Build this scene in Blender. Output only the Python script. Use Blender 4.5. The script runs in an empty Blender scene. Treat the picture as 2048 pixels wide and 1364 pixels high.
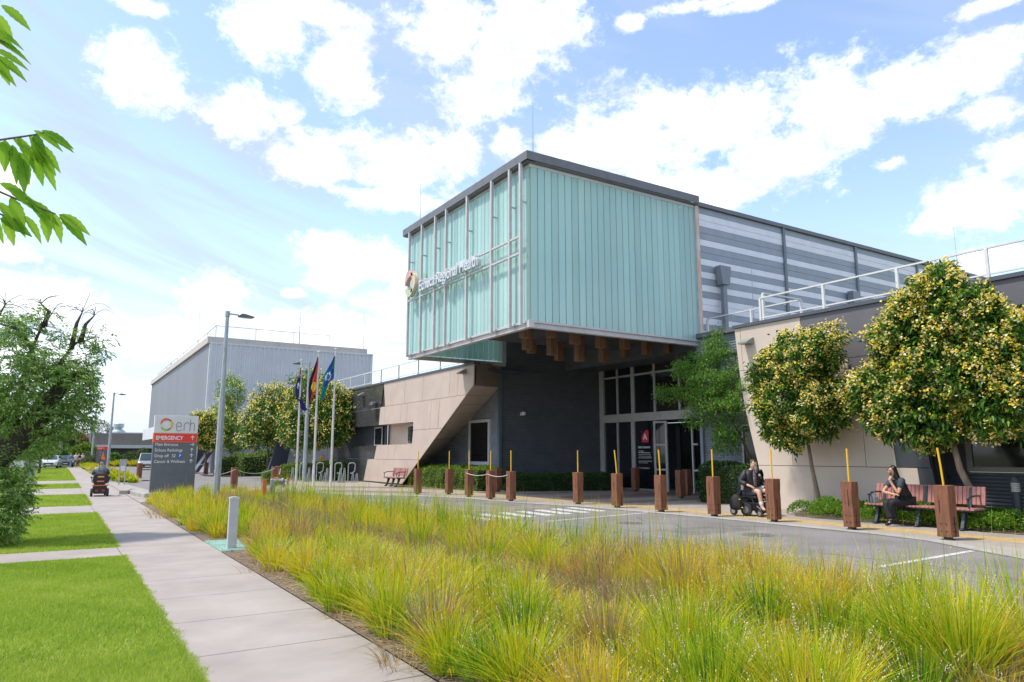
import bpy, math, random
import numpy as np
from mathutils import Vector, Matrix
R=math.radians
random.seed(7); rng=np.random.default_rng(7)
SC=bpy.context.scene
COL=SC.collection

# ---------------- camera, sky, sun, exposure ----------------
cam_d=bpy.data.cameras.new('camera'); cam=bpy.data.objects.new('camera',cam_d); COL.objects.link(cam)
cam.location=(0,0,1.65); cam.rotation_euler=(R(90+9.0),0,-R(32.18))
cam_d.lens=1425/2048*36; cam_d.sensor_width=36; cam_d.clip_start=0.05; cam_d.clip_end=3000
SC.camera=cam
SC.view_settings.view_transform='Standard'; SC.view_settings.look='None'
SC.view_settings.gamma=1; SC.view_settings.use_curve_mapping=False
SC.view_settings.exposure=1.3
SC.cycles.max_bounces=6; SC.cycles.transparent_max_bounces=12
SUN_EL=62.0; SUN_AZ=-66.0      # azimuth clockwise from +Y: the sun stands high on the left, a little ahead of the camera
sd=bpy.data.lights.new('sun','SUN'); sd.energy=1.8; sd.angle=R(4); sd.color=(1.0,0.94,0.85)
sun=bpy.data.objects.new('sun',sd); COL.objects.link(sun)
sv=Vector((math.sin(R(SUN_AZ))*math.cos(R(SUN_EL)),math.cos(R(SUN_AZ))*math.cos(R(SUN_EL)),math.sin(R(SUN_EL))))
sun.rotation_euler=sv.to_track_quat('Z','Y').to_euler(); sun.location=(0,0,30)

W=bpy.data.worlds.new("World"); SC.world=W; W.use_nodes=True
def world():
    nt=W.node_tree; N=nt.nodes; L=nt.links; N.clear()
    def n(t,**k):
        o=N.new(t)
        for a,b in k.items(): setattr(o,a,b)
        return o
    def m(op,a,b=None,c=None,clamp=False):
        o=n('ShaderNodeMath',operation=op,use_clamp=clamp)
        for i,v in enumerate((a,b,c)):
            if v is None: continue
            if isinstance(v,(int,float)): o.inputs[i].default_value=v
            else: L.new(v,o.inputs[i])
        return o.outputs[0]
    def vm(op,a,b=None,out=0):
        o=n('ShaderNodeVectorMath',operation=op)
        for i,v in enumerate((a,b)):
            if v is None: continue
            if isinstance(v,tuple): o.inputs[i].default_value=v
            else: L.new(v,o.inputs[i])
        return o.outputs[out]
    out=n('ShaderNodeOutputWorld'); bg=n('ShaderNodeBackground'); bg.inputs[1].default_value=0.15
    L.new(bg.outputs[0],out.inputs[0])
    sky=n('ShaderNodeTexSky',sky_type='NISHITA',sun_disc=False,sun_elevation=R(SUN_EL),sun_rotation=R(SUN_AZ),air_density=1.0,dust_density=0.6,ozone_density=1.6)
    tc=n('ShaderNodeTexCoord'); d=tc.outputs['Generated']
    sp=n('ShaderNodeSeparateXYZ'); L.new(d,sp.inputs[0])
    az=m('MULTIPLY',m('ARCTAN2',sp.outputs[0],sp.outputs[1]),57.2958)
    el=m('MULTIPLY',m('ARCSINE',sp.outputs[2]),57.2958)
    cx=n('ShaderNodeCombineXYZ'); L.new(az,cx.inputs[0]); L.new(el,cx.inputs[1]); P=cx.outputs[0]
    def noise(vec,scale,det,rough=.6,dist=0.):
        o=n('ShaderNodeTexNoise'); L.new(vec,o.inputs['Vector']); o.inputs['Scale'].default_value=scale
        o.inputs['Detail'].default_value=det; o.inputs['Roughness'].default_value=rough; o.inputs['Distortion'].default_value=dist
        return o.outputs[0]
    # cumulus: a few big shapes in the sky (azimuth, elevation, half sizes in degrees) broken up by noise
    acc=None
    for (a,e,ra,re) in CLOUDS:
        v=vm('MULTIPLY',vm('SUBTRACT',P,(a,e,0)),(1/ra,1/re,0))
        l=vm('LENGTH',v,None,1)
        acc=l if acc is None else m('MINIMUM',acc,l)
    big=noise(vm('MULTIPLY',P,(1,1.4,1)),.20,10,.66,.25)
    far=m('GREATER_THAN',m('ABSOLUTE',m('SUBTRACT',az,32)),62)     # behind the camera: plain noise clouds
    acc2=m('ADD',m('MULTIPLY',acc,m('SUBTRACT',1,far)),m('MULTIPLY',far,.95))
    fine=noise(vm('MULTIPLY',P,(1,1.3,1)),.9,6,.7,.2)
    dens=m('SUBTRACT',m('SUBTRACT',m('SUBTRACT',1.0,acc2),m('MULTIPLY',m('SUBTRACT',.5,big),2.7)),m('MULTIPLY',m('SUBTRACT',.5,fine),1.25))
    mr=n('ShaderNodeMapRange',interpolation_type='SMOOTHSTEP'); L.new(dens,mr.inputs[0])
    mr.inputs[1].default_value=-.22; mr.inputs[2].default_value=.66
    cum=mr.outputs[0]
    # thin high cloud: long streaks across the left of the view
    rot=n('ShaderNodeMapping'); rot.inputs['Rotation'].default_value=(0,0,R(16)); L.new(P,rot.inputs[0])
    st=noise(vm('MULTIPLY',rot.outputs[0],(.25,1.3,1)),.14,5,.55,.6)
    ml=n('ShaderNodeMapRange',interpolation_type='SMOOTHSTEP'); L.new(az,ml.inputs[0])
    ml.inputs[1].default_value=38; ml.inputs[2].default_value=10; ml.inputs[3].default_value=.3; ml.inputs[4].default_value=.75
    mc=n('ShaderNodeMapRange',interpolation_type='SMOOTHSTEP'); L.new(st,mc.inputs[0]); mc.inputs[1].default_value=.40; mc.inputs[2].default_value=.62
    cir=m('MULTIPLY',mc.outputs[0],ml.outputs[0])
    # horizon veil
    hz=n('ShaderNodeMapRange',interpolation_type='SMOOTHSTEP'); L.new(el,hz.inputs[0])
    hz.inputs[1].default_value=10; hz.inputs[2].default_value=1; hz.inputs[3].default_value=0; hz.inputs[4].default_value=.8
    thin=m('MAXIMUM',cir,hz.outputs[0])
    # soft shading within the clouds
    sh=noise(vm('MULTIPLY',P,(1,1.7,1)),.22,5,.6)
    ms=n('ShaderNodeMapRange',interpolation_type='SMOOTHSTEP'); L.new(sh,ms.inputs[0]); ms.inputs[1].default_value=.36; ms.inputs[2].default_value=.56
    ms.inputs[3].default_value=3.0; ms.inputs[4].default_value=4.3
    cc=n('ShaderNodeCombineXYZ'); L.new(m('SUBTRACT',ms.outputs[0],.22),cc.inputs[0]); L.new(m('SUBTRACT',ms.outputs[0],.08),cc.inputs[1]); L.new(m('ADD',m('MULTIPLY',ms.outputs[0],.9),.55),cc.inputs[2])
    tint=n('ShaderNodeMix',data_type='RGBA',blend_type='MULTIPLY'); tint.inputs[0].default_value=1
    L.new(sky.outputs[0],tint.inputs[6]); tint.inputs[7].default_value=SKY_TINT
    a=n('ShaderNodeMix',data_type='RGBA'); L.new(thin,a.inputs[0]); L.new(tint.outputs[2],a.inputs[6]); a.inputs[7].default_value=(1.74,2.04,2.72,1)
    b=n('ShaderNodeMix',data_type='RGBA'); L.new(cum,b.inputs[0]); L.new(a.outputs[2],b.inputs[6]); L.new(cc.outputs[0],b.inputs[7])
    L.new(b.outputs[2],bg.inputs[0])
SKY_TINT=(.94,.87,.82,1)
CLOUDS=[  # azimuth, elevation, half width, half height of each cloud (degrees)
 (2.1,30.7,2.3,0.7),(3.2,26.3,3.3,2.4),(9.6,25.2,3.3,2.4),(13.6,25.6,1.2,0.8),(11.9,30.9,3.7,2.6),(18.0,29.8,3.3,3.2),(16.2,32.6,4.1,1.1),(26.3,32.4,4.3,2.5),(33.8,32.2,5.7,2.7),(29.4,28.0,3.9,2.2),(31.1,30.5,4.3,2.1),(42.2,32.6,1.3,0.7),(49.1,33.2,4.4,0.6),(51.5,32.7,3.1,0.5),(68.5,28.8,2.3,0.6),
 (16.3,22.5,3.9,2.4),(22.8,23.0,6.2,2.6),(26.9,23.5,2.9,1.9),(22.0,19.9,3.7,1.1),(32.0,24.4,1.7,1.5),(35.8,24.3,1.7,1.5),(42.5,24.0,7.0,4.1),(49.8,25.2,7.0,2.8),(53.8,21.8,4.8,2.8),(47.6,20.3,5.9,2.2),(57.7,25.3,4.2,3.7),(62.5,25.0,5.1,2.2),(67.2,25.2,3.5,2.1),(67.8,22.5,2.3,1.2),(61.7,20.3,1.4,0.6),
 (66.7,16.9,3.7,2.3),(64.5,15.9,2.7,1.2),(68.6,18.8,1.9,1.6),(67.4,12.8,2.8,1.0),(19.8,15.1,5.1,2.1),(17.5,13.5,2.7,1.2),(22.3,12.1,3.2,1.2),(10.1,12.2,2.7,1.5),(14.7,12.3,1.3,0.5),(-2.5,10.2,4.7,2.0),(-4.9,18.0,1.6,1.9),(-3.8,13.0,1.6,0.8),(5.0,8.1,8.4,1.8),(16.1,9.5,9.0,1.7),(-2.1,6.2,5.5,2.3)]
world()

# ---------------- helpers: materials ----------------
MATS={}
def mat(name,col,rough=.6,var=.08,scale=6.,bump=0.,bscale=40.,metal=0.,col2=None,island=None,trans=0.,spec=.5,coat=0.,stretch=None,bdist=.01,detail=4):
    """Procedural surface: base colour broken up by noise; island = list of colours picked per leaf or blade."""
    if name in MATS: return MATS[name]
    m=bpy.data.materials.new(name); m.use_nodes=True; nt=m.node_tree; N=nt.nodes; L=nt.links
    b=N['Principled BSDF']; b.inputs['Roughness'].default_value=rough; b.inputs['Metallic'].default_value=metal
    b.inputs['Specular IOR Level'].default_value=spec; b.inputs['Coat Weight'].default_value=coat
    tc=N.new('ShaderNodeTexCoord'); vec=tc.outputs['Object']
    if stretch:
        mp=N.new('ShaderNodeMapping'); mp.inputs['Scale'].default_value=stretch; L.new(vec,mp.inputs[0]); vec=mp.outputs[0]
    c=(*col,1)
    if island:
        g=N.new('ShaderNodeNewGeometry'); cr=N.new('ShaderNodeValToRGB'); el=cr.color_ramp.elements
        k=len(island)
        while len(el)<k: el.new(.5)
        for i,cc in enumerate(island): el[i].position=i/(k-1) if k>1 else 0; el[i].color=(*cc,1)
        L.new(g.outputs['Random Per Island'],cr.inputs[0]); base=cr.outputs[0]
    else:
        nz=N.new('ShaderNodeTexNoise'); nz.inputs['Scale'].default_value=scale; nz.inputs['Detail'].default_value=detail; nz.inputs['Roughness'].default_value=.6
        L.new(vec,nz.inputs['Vector'])
        c2=(*col2,1) if col2 else (*[max(0,x*(1-var*2.2)) for x in col],1)
        c1=c if col2 else (*[x*(1+var*.6) for x in col],1)
        mr=N.new('ShaderNodeMapRange'); mr.inputs[1].default_value=.32; mr.inputs[2].default_value=.68; L.new(nz.outputs[0],mr.inputs[0])
        mx=N.new('ShaderNodeMix'); mx.data_type='RGBA'; L.new(mr.outputs[0],mx.inputs[0]); mx.inputs[6].default_value=c1; mx.inputs[7].default_value=c2
        base=mx.outputs[2]
    L.new(base,b.inputs['Base Color'])
    if bump:
        n2=N.new('ShaderNodeTexNoise'); n2.inputs['Scale'].default_value=bscale; n2.inputs['Detail'].default_value=5; L.new(vec,n2.inputs['Vector'])
        bp=N.new('ShaderNodeBump'); bp.inputs['Strength'].default_value=bump; bp.inputs['Distance'].default_value=bdist; L.new(n2.outputs[0],bp.inputs['Height']); L.new(bp.outputs[0],b.inputs['Normal'])
    if trans:
        t=N.new('ShaderNodeBsdfTranslucent'); L.new(base,t.inputs[0]); ms=N.new('ShaderNodeMixShader'); ms.inputs[0].default_value=trans
        L.new(b.outputs[0],ms.inputs[1]); L.new(t.outputs[0],ms.inputs[2]); L.new(ms.outputs[0],N['Material Output'].inputs[0])
    MATS[name]=m; return m

# ---------------- helpers: geometry ----------------
class MB:
    """collects shapes and links them as ONE mesh object"""
    def __init__(s): s.v=[]; s.f=[]
    def add(s,vs,fs):
        o=len(s.v); s.v+= [tuple(v) for v in vs]; s.f+=[tuple(i+o for i in f) for f in fs]; return s
    def box(s,x0,x1,y0,y1,z0,z1,M=None):
        vs=[(x,y,z) for z in (z0,z1) for y in (y0,y1) for x in (x0,x1)]
        if M is not None: vs=[M@Vector(v) for v in vs]
        return s.add(vs,[(0,2,3,1),(4,5,7,6),(0,1,5,4),(2,6,7,3),(0,4,6,2),(1,3,7,5)])
    def beam(s,a,b,w,h,up=(0,0,1)):
        a=Vector(a);b=Vector(b);d=(b-a).normalized();u=Vector(up)
        r=d.cross(u)
        if r.length<1e-4: r=d.cross(Vector((1,0,0)))
        r.normalize(); u=r.cross(d).normalized()
        vs=[p+r*(sx*w/2)+u*(sz*h/2) for p in (a,b) for sx,sz in ((-1,-1),(1,-1),(1,1),(-1,1))]
        return s.add(vs,[(0,3,2,1),(4,5,6,7),(0,1,5,4),(1,2,6,5),(2,3,7,6),(3,0,4,7)])
    def tube(s,pts,rad,n=8,cap=True):
        pts=[Vector(p) for p in pts]
        if not hasattr(rad,'__len__'): rad=[rad]*len(pts)
        rings=[];prev=None
        for i,p in enumerate(pts):
            d=(pts[min(i+1,len(pts)-1)]-pts[max(i-1,0)]).normalized()
            if prev is None:
                a=Vector((0,0,1)) if abs(d.z)<.9 else Vector((1,0,0)); u=d.cross(a).normalized()
            else: u=(prev-d*prev.dot(d)); u=u.normalized() if u.length>1e-5 else d.cross(Vector((1,0,.3))).normalized()
            prev=u; w=d.cross(u)
            rings.append([p+(u*math.cos(2*math.pi*k/n)+w*math.sin(2*math.pi*k/n))*rad[i] for k in range(n)])
        vs=[v for r in rings for v in r]; fs=[]
        for i in range(len(rings)-1):
            for k in range(n): fs.append((i*n+k,i*n+(k+1)%n,(i+1)*n+(k+1)%n,(i+1)*n+k))
        if cap: fs.append(tuple(range(n-1,-1,-1))); fs.append(tuple((len(rings)-1)*n+k for k in range(n)))
        return s.add(vs,fs)
    def lathe(s,prof,c=(0,0,0),n=16):
        vs=[];fs=[]
        for r,z in prof:
            for k in range(n): vs.append((c[0]+r*math.cos(2*math.pi*k/n),c[1]+r*math.sin(2*math.pi*k/n),c[2]+z))
        for i in range(len(prof)-1):
            for k in range(n): fs.append((i*n+k,i*n+(k+1)%n,(i+1)*n+(k+1)%n,(i+1)*n+k))
        fs.append(tuple(range(n-1,-1,-1))); fs.append(tuple((len(prof)-1)*n+k for k in range(n)))
        return s.add(vs,fs)
    def prism(s,poly,axis,a,b):
        """poly in the plane across axis ('x': (y,z), 'y': (x,z), 'z': (x,y)); from a to b along it"""
        def P(p,t): return {'x':(t,p[0],p[1]),'y':(p[0],t,p[1]),'z':(p[0],p[1],t)}[axis]
        n=len(poly); vs=[P(p,a) for p in poly]+[P(p,b) for p in poly]
        fs=[tuple(range(n-1,-1,-1)),tuple(range(n,2*n))]+[(i,(i+1)%n,n+(i+1)%n,n+i) for i in range(n)]
        return s.add(vs,fs)
    def ball(s,c,r,n=10,m=7):
        if not hasattr(r,'__len__'): r=(r,r,r)
        vs=[];fs=[]
        for i in range(m+1):
            t=math.pi*i/m
            for k in range(n):
                p=2*math.pi*k/n; vs.append((c[0]+r[0]*math.sin(t)*math.cos(p),c[1]+r[1]*math.sin(t)*math.sin(p),c[2]+r[2]*math.cos(t)))
        for i in range(m):
            for k in range(n): fs.append((i*n+k,(i+1)*n+k,(i+1)*n+(k+1)%n,i*n+(k+1)%n))
        return s.add(vs,fs)
    def mesh(s,name):
        me=bpy.data.meshes.new(name); me.from_pydata(s.v,[],s.f); me.validate(); me.update(); return me
    def build(s,name,m=None,parent=None,smooth=False,bevel=0,M=None,recalc=True):
        import bmesh
        me=s.mesh(name)
        if M is not None: me.transform(M)
        if recalc:
            bm=bmesh.new(); bm.from_mesh(me); bmesh.ops.recalc_face_normals(bm,faces=bm.faces); bm.to_mesh(me); bm.free()
        o=link(name,me,m,parent,smooth)
        if bevel:
            bv=o.modifiers.new('bevel','BEVEL'); bv.width=bevel; bv.segments=2; bv.limit_method='ANGLE'; bv.angle_limit=R(40)
        return o
def link(name,me,m=None,parent=None,smooth=False):
    o=bpy.data.objects.new(name,me); COL.objects.link(o)
    if m is not None and not me.materials: me.materials.append(m)
    if smooth: me.shade_smooth()
    if parent is not None: o.parent=parent
    return o
def npmesh(name,V,F,m=None,parent=None):
    """fast mesh from numpy arrays; F (n,3) or (n,4)"""
    me=bpy.data.meshes.new(name); k=F.shape[1]
    me.vertices.add(len(V)); me.vertices.foreach_set('co',np.ascontiguousarray(V,dtype=np.float32).ravel())
    me.loops.add(F.size); me.loops.foreach_set('vertex_index',np.ascontiguousarray(F,dtype=np.int32).ravel())
    me.polygons.add(len(F)); me.polygons.foreach_set('loop_start',np.arange(0,F.size,k,dtype=np.int32))
    me.update(calc_edges=True)
    return link(name,me,m,parent)
def tag(o,label=None,cat=None,group=None,kind=None):
    if label: o['label']=label
    if cat: o['category']=cat
    if group: o['group']=group
    if kind: o['kind']=kind
    return o
def empty(name,loc=(0,0,0),rz=0,label=None,cat=None,group=None):
    o=bpy.data.objects.new(name,None); COL.objects.link(o); o.location=loc; o.rotation_euler=(0,0,rz); o.empty_display_size=.2
    return tag(o,label,cat,group)
def struct(name,mb,m,**k): o=mb.build(name,m,**k); o['kind']='structure'; return o
def copy_tree(o,loc,rz=None,label=None,group=None):
    c=o.copy(); COL.objects.link(c); c.location=loc
    if rz is not None: c.rotation_euler=(0,0,rz)
    if label: c['label']=label
    if group: c['group']=group
    for ch in list(o.children):
        d=ch.copy(); COL.objects.link(d); d.parent=c
        for g in list(ch.children):
            e=g.copy(); COL.objects.link(e); e.parent=d
    return c
def text(body,size,name,m,parent,M,depth=.004,spacing=1.0,bold=0.0,align='LEFT',sx=1.0):
    """raised lettering as a mesh; M places it (text x axis, y axis, facing +z)"""
    cu=bpy.data.curves.new(name,'FONT'); cu.body=body; cu.size=size; cu.extrude=depth; cu.space_character=spacing; cu.offset=bold; cu.align_x=align; cu.resolution_u=3
    ob=bpy.data.objects.new(name,cu); COL.objects.link(ob)
    dg=bpy.context.evaluated_depsgraph_get(); me=bpy.data.meshes.new_from_object(ob.evaluated_get(dg)); bpy.data.objects.remove(ob); bpy.data.curves.remove(cu)
    me.transform(M@Matrix.Diagonal((sx,1,1,1)))
    me.materials.clear()
    return link(name,me,m,parent)
def face_mat(o,x,z=Vector((0,0,1))):
    """matrix whose x axis runs along x, y axis along z(up), at o"""
    x=Vector(x).normalized(); y=Vector(z).normalized(); n=x.cross(y)
    return Matrix(((x.x,y.x,n.x,o[0]),(x.y,y.y,n.y,o[1]),(x.z,y.z,n.z,o[2]),(0,0,0,1)))
def leaf_arrays(P,D,Lh,Wd,droop=.25,fold=.25,up=None):
    """diamond leaves with a fold: P bases (n,3), D directions (n,3), length, width (n,)"""
    n=len(P); D=D/np.linalg.norm(D,axis=1,keepdims=True)
    if up is None: up=rng.normal(size=(n,3))+np.array([0,0,1.6])
    S=np.cross(D,up); S/= (np.linalg.norm(S,axis=1,keepdims=True)+1e-9); U=np.cross(S,D)
    Lh=np.asarray(Lh)[:,None]; Wd=np.asarray(Wd)[:,None]
    mid=P+D*Lh*.45; tip=P+D*Lh-np.array([0,0,1])*Lh*droop
    a=mid+S*Wd*.5+U*Wd*fold; b=mid-S*Wd*.5+U*Wd*fold
    V=np.stack([P,a,tip,b],1).reshape(-1,3)
    i=np.arange(n)[:,None]*4
    F=np.concatenate([i+np.array([[0,1,2]]),i+np.array([[0,2,3]])],0)
    return V,F
def merge(parts):
    Vs=[];Fs=[];o=0
    for V,F in parts: Vs.append(V); Fs.append(F+o); o+=len(V)
    return np.concatenate(Vs),np.concatenate(Fs)
def unit(n):
    v=rng.normal(size=(n,3)); return v/np.linalg.norm(v,axis=1,keepdims=True)
def skin(name,chains,m,parent=None,sub=2,root=0,M=None):
    """one continuous limb/body surface grown by the skin modifier; chains = list of [(point,radius or (rx,ry)),...]; points that coincide are joined"""
    vs=[];rs=[];es=[]
    def idx(p,r):
        for i,q in enumerate(vs):
            if (Vector(q)-Vector(p)).length<1e-4: return i
        vs.append(tuple(p)); rs.append(r if hasattr(r,'__len__') else (r,r)); return len(vs)-1
    for ch in chains:
        pr=None
        for p,r in ch:
            i=idx(p,r)
            if pr is not None and i!=pr: es.append((pr,i))
            pr=i
    me=bpy.data.meshes.new(name); me.from_pydata(vs,es,[]); ob=bpy.data.objects.new(name,me); COL.objects.link(ob)
    ob.modifiers.new('skin','SKIN').use_smooth_shade=True
    sv_=me.skin_vertices[0].data
    for i,r in enumerate(rs): sv_[i].radius=r; sv_[i].use_root=(i==root)
    sb=ob.modifiers.new('sub','SUBSURF'); sb.levels=sub; sb.render_levels=sub
    dg=bpy.context.evaluated_depsgraph_get(); out=bpy.data.meshes.new_from_object(ob.evaluated_get(dg)); bpy.data.objects.remove(ob); bpy.data.meshes.remove(me)
    if M is not None: out.transform(M)
    out.name=name; out.materials.clear()
    return link(name,out,m,parent,True)
# ---------------- materials ----------------
CONC=mat('concrete',(.345,.303,.27),.85,.10,.9,.25,60,bdist=.003,detail=10)
CONC2=mat('forecourt concrete',(.35,.305,.265),.85,.10,1.1,.25,50,bdist=.003)
KERB=mat('kerb concrete',(.38,.36,.33),.85,.10,2.0,.3,60,bdist=.004)
ASPH=mat('asphalt',(.215,.20,.193),.9,.13,.55,.5,220,bdist=.004,detail=12)
LAWNB=mat('lawn base',(.20,.26,.04),.95,.25,3.0,.6,60,col2=(.28,.30,.08))
EARTH=mat('earth',(.13,.095,.065),.95,.3,6,.8,50,col2=(.21,.16,.11),bdist=.02)
GROUND=mat('far ground',(.10,.14,.04),.95,.3,.08,col2=(.17,.17,.08))
PAVER=mat('brick pavers',(.25,.16,.135),.85,.15,5,.3,40,bdist=.004)
TACT=mat('tactile yellow',(.50,.34,.15),.7,.1,5)
WHITEL=mat('line paint white',(.66,.66,.64),.7,.18,9,col2=(.42,.42,.41))
YELL=mat('line paint yellow',(.62,.42,.10),.7,.18,9)
def flat(name,poly,z,m,kind='structure',thick=None):
    b=MB()
    if thick: b.prism(poly,'z',z-thick,z)
    else: b.add([(x,y,z) for x,y in poly],[tuple(range(len(poly)))])
    o=b.build(name,m); 
    if kind: o['kind']=kind
    return o
flat('ground',[(-1500,-600),(1500,-600),(1500,2200),(-1500,2200)],-.06,GROUND)
flat('road',[(2.46,-25),(24,-25),(24,50),(24,118),(2.6,118),(2.6,36)],.03,ASPH)
# street on the far left behind the verge
flat('street',[(-14,-30),(-4.6,-30),(-4.6,93),(-4.6,140),(-14,140)],-.02,ASPH)
# footpath of cast slabs
b=MB(); ys=[-6.0,-4.4,-3.1,-1.7,-.35,1.0,2.35,3.72,5.1,6.5,7.85,9.2,10.55,11.9,13.35,14.72]
y=14.72
while y<103: y+=1.45; ys.append(y)
for i in range(len(ys)-1): b.box(1.02,2.45,ys[i]+.007,ys[i+1]-.007,-.1,.03)
for ya,yb in ((13.45,14.64),(23.6,26.8),(34.35,40.3),(47,52.2)):
    b.box(-1.6,1.01,ya,yb,-.1,.028); b.box(-4.0,-1.61,ya,yb,-.1,.028)
struct('footpath',b,CONC,bevel=.006)
for i,(ya,yb) in enumerate(((-6,13.45),(14.64,23.6),(26.8,34.35),(40.3,47.0),(52.2,95))):
    flat('verge',[(-4.2,ya),(1.02,ya),(1.02,yb),(-4.2,yb)],.012,LAWNB)
flat('garden_soil',[(2.455,-6),(6.9,-6),(6.8,6),(6.9,16),(6.9,26),(6.6,30.2),(3.2,31.0),(2.455,27)],.034,EARTH)
# forecourt
kerb=[(7.0,-6),(11.2,2.7),(12.77,5.44),(13.33,6.5),(13.9,7.5),(14.12,8.6),(14.15,13.4),(13.95,15.6),(13.75,18.0),(13.25,19.4),(12.95,21),(12.7,23.4),(11.9,25.3),(10.9,26.5),(9.9,27.6),(9.4,29.6),(8.9,31.2),(7.6,32.2),(7.2,33.4),(7.6,35.0),(9.4,37.2),(11.2,42),(11.8,47),(12.2,52)]
fore=kerb+[(26,52),(26,-6)]
flat('forecourt',fore,.045,CONC2,thick=.12)
def band(name,pts,off0,off1,z0,z1,m):
    """strip between two offsets of a polyline"""
    P=[Vector((p[0],p[1],0)) for p in pts]; A=[];B=[]
    for i,p in enumerate(P):
        d=(P[min(i+1,len(P)-1)]-P[max(i-1,0)]).normalized(); nn=Vector((d.y,-d.x,0))
        A.append(p+nn*off0); B.append(p+nn*off1)
    b=MB(); n=len(P)
    vs=[(q.x,q.y,z) for z in (z0,z1) for L_ in (A,B) for q in L_]; fs=[]
    for i in range(n-1):
        fs+=[(2*n+i,2*n+i+1,3*n+i+1,3*n+i),(i,i+1,2*n+i+1,2*n+i),(n+i,3*n+i,3*n+i+1,n+i+1)]
    b.add(vs,fs); return b
struct('kerb',band('kerb',kerb,0.0,.32,-.05,.052,KERB),KERB)
tp=[(14.9,-2),(15.0,6),(15.0,17),(14.9,19.6),(14.55,22),(14.3,24.5),(13.7,26.6)]
b=band('tactile',tp,-.02,.62,.04,.052,TACT)
# raised dots on the tactile strip
for y in np.arange(2,19,.1):
    for k in range(6):
        x=15.08+k*.1; b.lathe([(.022,0),(.016,.006)],(x,y,.052),6)
struct('tactile_paving',b,TACT)
b=band('p',[(16.05,-2),(16.05,17),(16.1,22)],0,.0,0,0,PAVER); b=MB()
for (x0,x1,y0,y1) in ((15.9,22.0,18.3,19.1),(15.9,22.0,20.6,22.4),(15.9,18.4,24.2,24.8)): b.box(x0,x1,y0,y1,.0,.049)
for (a,c) in (((9.9,31.8),(13.2,27.6)),((10.6,36),(15.0,31.6))):
    d=Vector((c[0]-a[0],c[1]-a[1],0)).normalized(); n=Vector((d.y,-d.x,0))*.55
    b.prism([(a[0]-n.x,a[1]-n.y),(c[0]-n.x,c[1]-n.y),(c[0]+n.x,c[1]+n.y),(a[0]+n.x,a[1]+n.y)],'z',.0,.049)
struct('paver_bands',b,PAVER)
flat('crossing_path',[(3.0,32.0),(9.0,31.3),(9.2,34.2),(7.0,34.9),(3.0,35.2)],.036,CONC2)
flat('kerb_ramp',[(2.451,27.2),(4.3,31.3),(4.3,33.5),(3.6,36),(3.2,45),(2.451,50)],.041,CONC)
b=MB(); b.box(11.0,12.9,10.6,11.7,.03,.0325); b.box(9.2,10.0,8.0,9.6,.03,.0325); b.box(11.9,12.6,19.4,20.9,.03,.0325); struct('road_patches',b,mat('asphalt patch',(.175,.165,.162),.9,.15,1.5,.5,220,bdist=.004,detail=10))
b=MB()
for pts in ([(8.3,12.0),(9.4,11.6),(10.3,11.9),(11.6,11.1),(12.7,11.5),(13.8,10.9)],[(10.9,3.0),(10.7,4.6),(11.0,6.0),(10.8,7.6)],[(12.9,14.4),(12.1,13.2),(12.3,12.4),(11.8,11.7)]):
    for a,c in zip(pts[:-1],pts[1:]): b.beam((a[0],a[1],.0305),(c[0],c[1],.0305),.022,.003)
struct('road_cracks',b,mat('crack sealant',(.09,.085,.085),.8,.2,9))
# painted markings
b=MB()
zs=[(8.92,17.0,9.04,15.42),(9.6,17.1,9.75,15.52),(10.5,17.25,10.35,15.62),(11.35,17.55,11.05,15.77),(12.1,17.75,11.7,15.93),(12.75,17.85,12.4,16.12),(13.37,17.95,13.05,16.25)]
for i in range(8):
    x0=8.35+i*.69; b.prism([(x0,17.0+.13*i-.02),(x0+.34,17.05+.13*i),(x0+.30,15.45+.12*i),(x0-.04,15.4+.12*i)],'z',.031,.035)
b.beam((10.23,14.58,.034),(14.1,15.2,.034),.1,.004); pass
b.beam((10.1,6.22,.034),(13.2,6.38,.034),.1,.004); struct('road_markings_white',b,WHITEL); b=MB(); b.beam((10.23,14.5,.034),(10.1,-4,.034),.09,.004); struct('road_markings_worn',b,mat('worn line paint',(.29,.28,.27),.8,.25,14,col2=(.215,.20,.193)))
b=MB()
b.beam((10.15,22.6,.0335),(10.23,18.2,.0335),.09,.004); b.beam((10.23,18.2,.0335),(13.6,18.6,.0335),.09,.004); b.beam((10.15,22.6,.0335),(11.6,25.0,.0335),.09,.004)
struct('road_markings_yellow',b,YELL)
for i,(x,y,l) in enumerate(((11.6,13.2,'round drain cover in the road behind the grass'),(12.1,9.9,'round drain cover in the road nearer the long bench'))):
    b=MB(); b.lathe([(.32,0),(.32,.006),(.30,.007)],(x,y,.0285),24); tag(b.build('drain_cover',mat('cast cover',(.13,.13,.13),.7,.2,20,.6,60)),l,'drain cover')
flat('garden_mulch',[(16.5,-4),(16.45,9),(16.4,12.2),(17.4,13.0),(18.35,13.3),(21,16),(21,-4)],.056,EARTH)
flat('garden_mulch',[(14.2,31),(15.0,35),(15.2,38.0),(17.3,38),(17.35,28.9),(17.0,27.2),(15.5,28.4)],.056,EARTH)
flat('garden_mulch',[(17.3,28.4),(22.0,26.8),(20.9,25.3),(16.8,26.7)],.058,EARTH)
flat('garden_mulch',[(12.4,45.5),(12.6,48),(15,48),(15.1,41.5),(13.6,41.7)],.056,EARTH)
flat('garden_bed',[(10.2,54.5),(17,54.5),(19,66),(10.2,66),(9.4,60)],.08,EARTH)
b=MB(); b.box(2.47,3.6,52,104,-.1,.04); b.box(4.2,22,104,117,-.1,.05); struct('garden_soil',b,EARTH)
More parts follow.
